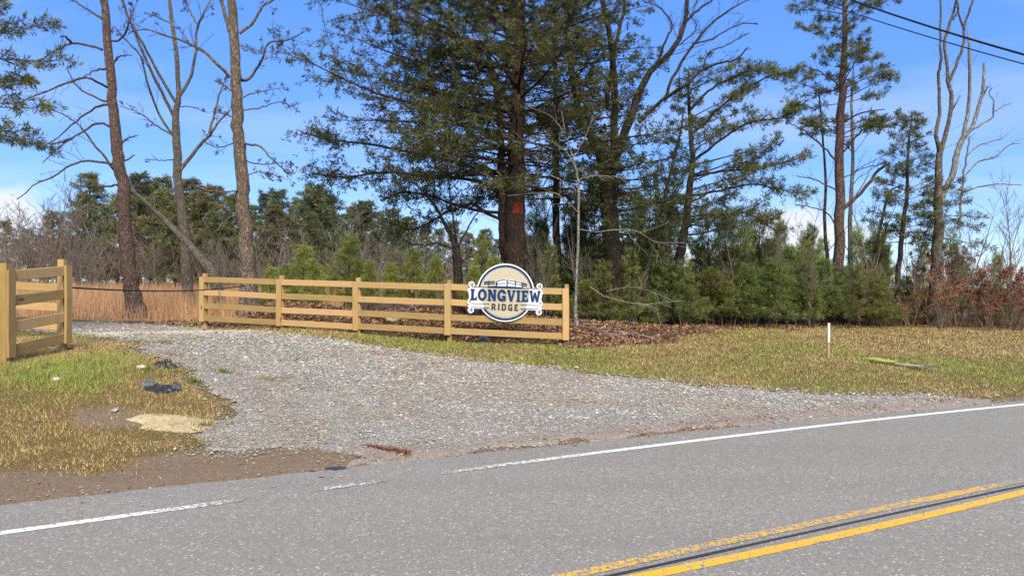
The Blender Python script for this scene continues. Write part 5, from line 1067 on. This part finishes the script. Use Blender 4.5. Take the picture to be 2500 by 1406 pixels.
# ------------------------------------------------------------------ grass, field, fallen leaves, sticks
def blades(name, x, y, h, w, col, lean, label, cat):
    n = len(x); a = RNG.uniform(0, 6.28, n); z = Hgt(x, y) - 0.006; b = np.stack([x, y, z], 1); sd_ = np.stack([np.cos(a), np.sin(a), 0 * a], 1) * (w / 2)[:, None]
    la = RNG.uniform(0, 6.28, n); ln = lean * RNG.random(n); tip = b + np.stack([np.cos(la) * ln * h, np.sin(la) * ln * h, h * np.sqrt(np.clip(1 - 0.5 * ln ** 2, 0.1, 1))], 1)
    V = np.stack([b - sd_, b + sd_, tip], 1).reshape(-1, 3); F = np.arange(3 * n).reshape(-1, 3)
    return tag(obj(name, make_mesh(name, V, [F], col=np.repeat(col, 3, 0)), M_GRASS), label, cat, kind='stuff')
def lawn_keep(x, y):
    e = (y - edge_y(x)) * COSR; f = y - fence_y(x); d_, l_, fi_ = cover(x, y); a = x / np.maximum(y, 0.1) * FPX + CX
    nz = fbm(x, y, 2.5, 91, 3); k = RNG.random(len(x)) < (0.35 + 1.1 * nz) * np.clip((15 / y) ** 1.3, 0.3, 1)
    return k & ~in_drive(x, y) & (e > 0.22) & (RNG.random(len(x)) > np.clip(1.25 * d_, 0, 0.985)) & (RNG.random(len(x)) > np.clip(1.1 * l_, 0, 0.94)) & (fi_ < 0.5) & (a > -120) & (a < 2620)
x1, y1 = scatter(520000, -11, -2.0, 4.5, 14.5, lawn_keep); x2, y2 = scatter(620000, -9, 20, 9, 27, lawn_keep)
k1 = RNG.random(len(x1)) < 0.75; x1, y1 = x1[k1], y1[k1]
x = np.concatenate([x1, x2]); y = np.concatenate([y1, y2])
gn_ = fbm(x, y, 0.55, 101, 4); left = (x < -2) & (y < 14)
gp1 = np.exp(-(((x - G(190, 905)[0]) / 0.9) ** 2 + ((y - G(190, 905)[1]) / 1.1) ** 2))
e_ = (y - edge_y(x)) * COSR
green = np.clip(0.30 + 2.1 * (gn_ - 0.5) + 1.1 * gp1 * left - 0.42 * left + 0.30 * ((e_ > 0.3) & (e_ < 4.2) & ~left) + 0.10 * ~left - 0.30 * (left & (e_ < 2.6)) * ss(-6.5, -5.2, x) + 0.30 * (y > 13) * (x < 2) - 0.38 * ss(6.5, 10, x) * ss(2.2, 3.6, e_), 0.03, 0.95)
isg = RNG.random(len(x)) < green
v_ = RNG.uniform(0.65, 1.3, len(x))[:, None]
tan_ = np.array([0.60, 0.46, 0.215]) * (1 - 0.45 * RNG.random(len(x)))[:, None]; tan_ = np.where(RNG.random(len(x))[:, None] < np.where(left, 0.36, 0.18)[:, None], np.array([0.30, 0.155, 0.07]), tan_)
grn = np.array([0.185, 0.225, 0.05]) * (1 - t_) + np.array([0.36, 0.37, 0.095]) * t_ if (t_ := RNG.random(len(x))[:, None]) is not None else None
colr = np.where(isg[:, None], grn, tan_) * v_
h = np.where(isg, RNG.uniform(0.04, 0.11, len(x)), RNG.uniform(0.03, 0.10, len(x))) * (0.35 + 1.3 * fbm(x, y, 2.6, 111, 3) ** 1.5) * (1 + 0.5 * gp1 * left) * np.where(left & ~isg, 0.62, 0.85)
blades('verge_grass', x, y, h, RNG.uniform(0.006, 0.012, len(x)) * np.clip(y / 10, 0.9, 1.7), colr, 1.35, 'short mixed green and straw grass on the verges', 'grass')
# tufts growing through the gravel
tx, ty, tg = [], [], []
for px, py, rad, n, gr in ((545, 911, 0.14, 260, 0.7), (660, 930, 0.13, 130, 0.4), (700, 927, 0.07, 60, 0.4), (400, 841, 0.30, 420, 0.7), (330, 838, 0.25, 300, 0.5), (470, 935, 0.12, 260, 0.9), (440, 912, 0.10, 160, 0.6), (360, 905, 0.16, 260, 0.7), (500, 1040, 0.28, 320, 0.5), (470, 1085, 0.20, 200, 0.4), (590, 918, 0.06, 40, 0.3), (250, 830, 0.3, 320, 0.6), (420, 870, 0.2, 140, 0.5)):
    c = G(px, py); a = RNG.uniform(0, 6.28, n); r_ = np.abs(RNG.normal(0, rad * 0.55, n)); tx.append(c[0] + np.cos(a) * r_ * 1.5); ty.append(c[1] + np.sin(a) * r_); tg.append(RNG.random(n) < gr)
tx, ty, tg = np.concatenate(tx), np.concatenate(ty), np.concatenate(tg); n = len(tx)
blades('gravel_tufts', tx, ty, RNG.uniform(0.04, 0.10, n), RNG.uniform(0.008, 0.014, n), np.where(tg[:, None], np.array([0.13, 0.17, 0.04]), np.array([0.30, 0.20, 0.08])) * RNG.uniform(0.7, 1.3, (n, 1)), 1.3, 'small grass tufts growing through the gravel', 'grass')
# broomsedge field
def field_keep(x, y):
    d_, l_, fi_ = cover(x, y); a = x / np.maximum(y, 0.1) * FPX + CX; return (fi_ > 0.5) & (a > -150) & (a < 900) & ~in_drive(x, y) & (RNG.random(len(x)) < np.clip(0.25 + (24 / y) ** 1.2 * 0.75, 0, 1))
x, y = scatter(120000, -42, -5, 17, 60, field_keep); n = len(x)
ht = RNG.uniform(0.35, 1.0, n) * ss(0.2, 5.0, y - fence_y(x) + 0.8) * (0.75 + 0.5 * fbm(x, y, 0.5, 121, 3)) + 0.08
t_ = RNG.random((n, 1)); colr = (np.array([0.38, 0.20, 0.09]) * (1 - t_) + np.array([0.56, 0.36, 0.20]) * t_) * RNG.uniform(0.6, 1.2, (n, 1))
blades('broomsedge', x, y, ht, RNG.uniform(0.012, 0.028, n) * np.clip(y / 26, 0.8, 1.8), colr, 0.45, 'tall orange-tan dry grass filling the field', 'dry grass')
# dry weeds along the wood edge
def weed_keep(x, y):
    ly = litter_y(x); return (x > 1.5) & (np.abs(y - ly - 0.8) < 1.3) & (RNG.random(len(x)) < np.where(x > 11, 0.9, 0.10))
x, y = scatter(26000, 2, 19, 13, 28, weed_keep); n = len(x)
blades('edge_weeds', x, y, RNG.uniform(0.12, 0.55, n) * np.where(x > 11, 1.2, 0.8), RNG.uniform(0.008, 0.018, n), np.array([0.30, 0.19, 0.09]) * RNG.uniform(0.45, 1.2, (n, 1)), 0.6, 'dry brown weeds along the edge of the woods', 'weeds')
# fallen leaves
def leaves(name, x, y, size, lo, hi, label, lift=0.01):
    n = len(x); c = np.stack([x, y, Hgt(x, y) + lift + RNG.uniform(0, 0.045, n)], 1); a = unit(np.stack([RNG.normal(0, 1, n), RNG.normal(0, 1, n), RNG.normal(0, 0.45, n)], 1)); b = unit(np.cross(a, np.stack([RNG.normal(0, .6, n), RNG.normal(0, .6, n), np.ones(n)], 1)))
    up_ = np.cross(a, b); s = size[:, None]; V = np.stack([c - a * s, c + b * s * 0.5 + up_ * s * 0.22, c + a * s, c - b * s * 0.5 + up_ * s * 0.22], 1).reshape(-1, 3)
    F = (np.array([[0, 1, 2], [0, 2, 3]])[None] + 4 * np.arange(n)[:, None, None]).reshape(-1, 3); t = RNG.random((n, 1)) ** 1.3
    return tag(obj(name, make_mesh(name, V, [F], col=np.repeat(np.array(lo) * (1 - t) + np.array(hi) * t, 4, 0)), M_DRY), label, 'leaf litter', kind='stuff')
def lit_keep(x, y):
    d_, l_, fi_ = cover(x, y); return (RNG.random(len(x)) < np.clip(l_, 0, 1) * np.clip((19 / y) ** 2, 0, 1)) & (l_ > 0.2)
x, y = scatter(130000, -10, 17, 13, 27, lit_keep); n = len(x)
leaves('leaf_litter', x, y, RNG.uniform(0.03, 0.075, n), (0.075, 0.036, 0.022), (0.42, 0.25, 0.145), 'brown oak leaves heaped under the trees and behind the fence')
def few_keep(x, y):
    e = (y - edge_y(x)) * COSR; f = y - fence_y(x); return (e > 0.3) & ~in_drive(x, y) & (f < 3.5) & (RNG.random(len(x)) < np.where(x < -2, 1.0, 0.45)) & (RNG.random(len(x)) < 0.12 + 0.88 * ss(0.44, 0.62, fbm(x, y, 1.2, 131, 3)))
x, y = scatter(60000, -10, 16, 4.0, 24, few_keep); n = len(x)
leaves('scattered_leaves', x, y, RNG.uniform(0.010, 0.026, n) * np.clip(y / 10, 0.8, 2), (0.09, 0.042, 0.024), (0.36, 0.20, 0.10), 'dry leaves scattered over the verge grass', 0.03)
# rust-coloured pine straw by the asphalt
c0 = G(890, 1092); c1 = G(1000, 1114); n = 420; t = RNG.random(n) ** 0.7; x = c0[0] + (c1[0] - c0[0]) * t + RNG.normal(0, 0.02, n); y = c0[1] + (c1[1] - c0[1]) * t + RNG.normal(0, 0.028, n) * (0.4 + t)
leaves('pine_straw', x, y, RNG.uniform(0.008, 0.022, n), (0.11, 0.040, 0.022), (0.26, 0.10, 0.055), 'rust-orange pine straw streak at the gravel and asphalt edge', 0.004)
def straw_keep(x, y):
    e = (y - edge_y(x)) * COSR; return (np.abs(e - 0.15) < 0.22) & (x > 0.5) & (fbm(x, y, 1.7, 141, 3) > 0.5)
x, y = scatter(9000, 0.5, 9, 7, 13, straw_keep); n = len(x)
leaves('pine_straw', x, y, RNG.uniform(0.008, 0.03, n), (0.13, 0.06, 0.03), (0.34, 0.17, 0.09), 'brown pine straw along the right asphalt edge', 0.015)

# fallen branches and sticks in the litter
for i, (pts, w, lb) in enumerate((([(1440, 700), (1475, 722), (1530, 738), (1590, 742), (1665, 733)], 3.0, 'long bleached fallen branch arching out of the thicket'), ([(1480, 712), (1540, 700), (1600, 716), (1650, 738)], 1.8, 'thin bleached fallen branch crossing above the long one'), ([(1560, 742), (1600, 752), (1612, 790)], 2.2, 'short bleached twig hanging from the fallen branch'))):
    T = Tree(500 + i); D = 19.2; s_ = limb_px(T, [(a, b, w - 0.5 * k) for k, (a, b) in enumerate(pts)], D, 18, 0.15); twigs(T, s_[:, :3], s_[:, 3], 7, 0.22, 0.7, 1, up=-0.05, rmin=0.004)
    finish(T, 'fallen_branch', (s_[-1, 0], s_[-1, 1], float(Hgt(s_[-1, 0], s_[-1, 1]))), lb, None, M_TWIG_PALE, M_TWIG_PALE, None, cat='branch')
LS = ('dry stick lying in the brown leaves behind the fence', 'sticks in the leaf mound')
rs = np.random.default_rng(66)
for j in range(46):
    x = rs.uniform(-9.2, 3.6); y = float(fence_y(x)) + rs.uniform(0.5, 2.4); a = rs.uniform(0, 3.14); L = rs.uniform(0.4, 1.2); t = np.linspace(-0.5, 0.5, 5); qx = x + np.cos(a) * L * t + rs.normal(0, 0.03, 5); qy = y + np.sin(a) * L * t + rs.normal(0, 0.03, 5)
    q_ = np.stack([qx, qy, Hgt(qx, qy) + 0.04 + 0.12 * rs.random() * (t + 0.5)], 1); b = np.array([x, y, float(Hgt(x, y))])
    tag(obj('stick', tube_mesh(q_ - b, np.linspace(0.016, 0.007, 5) * rs.uniform(0.7, 1.3), 5), M_TWIG_PALE if rs.random() < 0.45 else M_TWIG_GREY, None, tuple(b)), LS[0], 'stick', LS[1])
g0 = G(478, 744); tag(obj('log', tube_mesh([g0 + np.array([-.12, 0.1, 0.14]), g0 + np.array([0, 0, 0.10]), g0 + np.array([.14, -.1, 0.02])], np.array([.035, .04, .04]), 8), M_BARK_DEAD), 'short pale cut branch end by the far fence post', 'branch')
# tar spots on the asphalt
for px, py, r_ in ((822, 1143, 0.085), (760, 1150, 0.03), (785, 1165, 0.02)):
    x, y = flat(px, py); a = np.linspace(0, 6.28, 22, endpoint=False); k = 1 + 0.25 * RNG.normal(0, 1, 22) * 0.5
    V = np.concatenate([[[0, 0, 0.006]], np.stack([np.cos(a) * r_ * 1.25 * k, np.sin(a) * r_ * 0.8 * k, np.full(22, 0.004)], 1)]); F = np.stack([np.zeros(22, int), 1 + np.arange(22), 1 + (np.arange(22) + 1) % 22], 1)
    tag(obj('tar_spot', make_mesh('tar_spot', V, [F]), M_TAR, None, (x, y, 0)), 'dark tar spot on the asphalt by the gravel', 'tar spot', 'tar spots on the road')
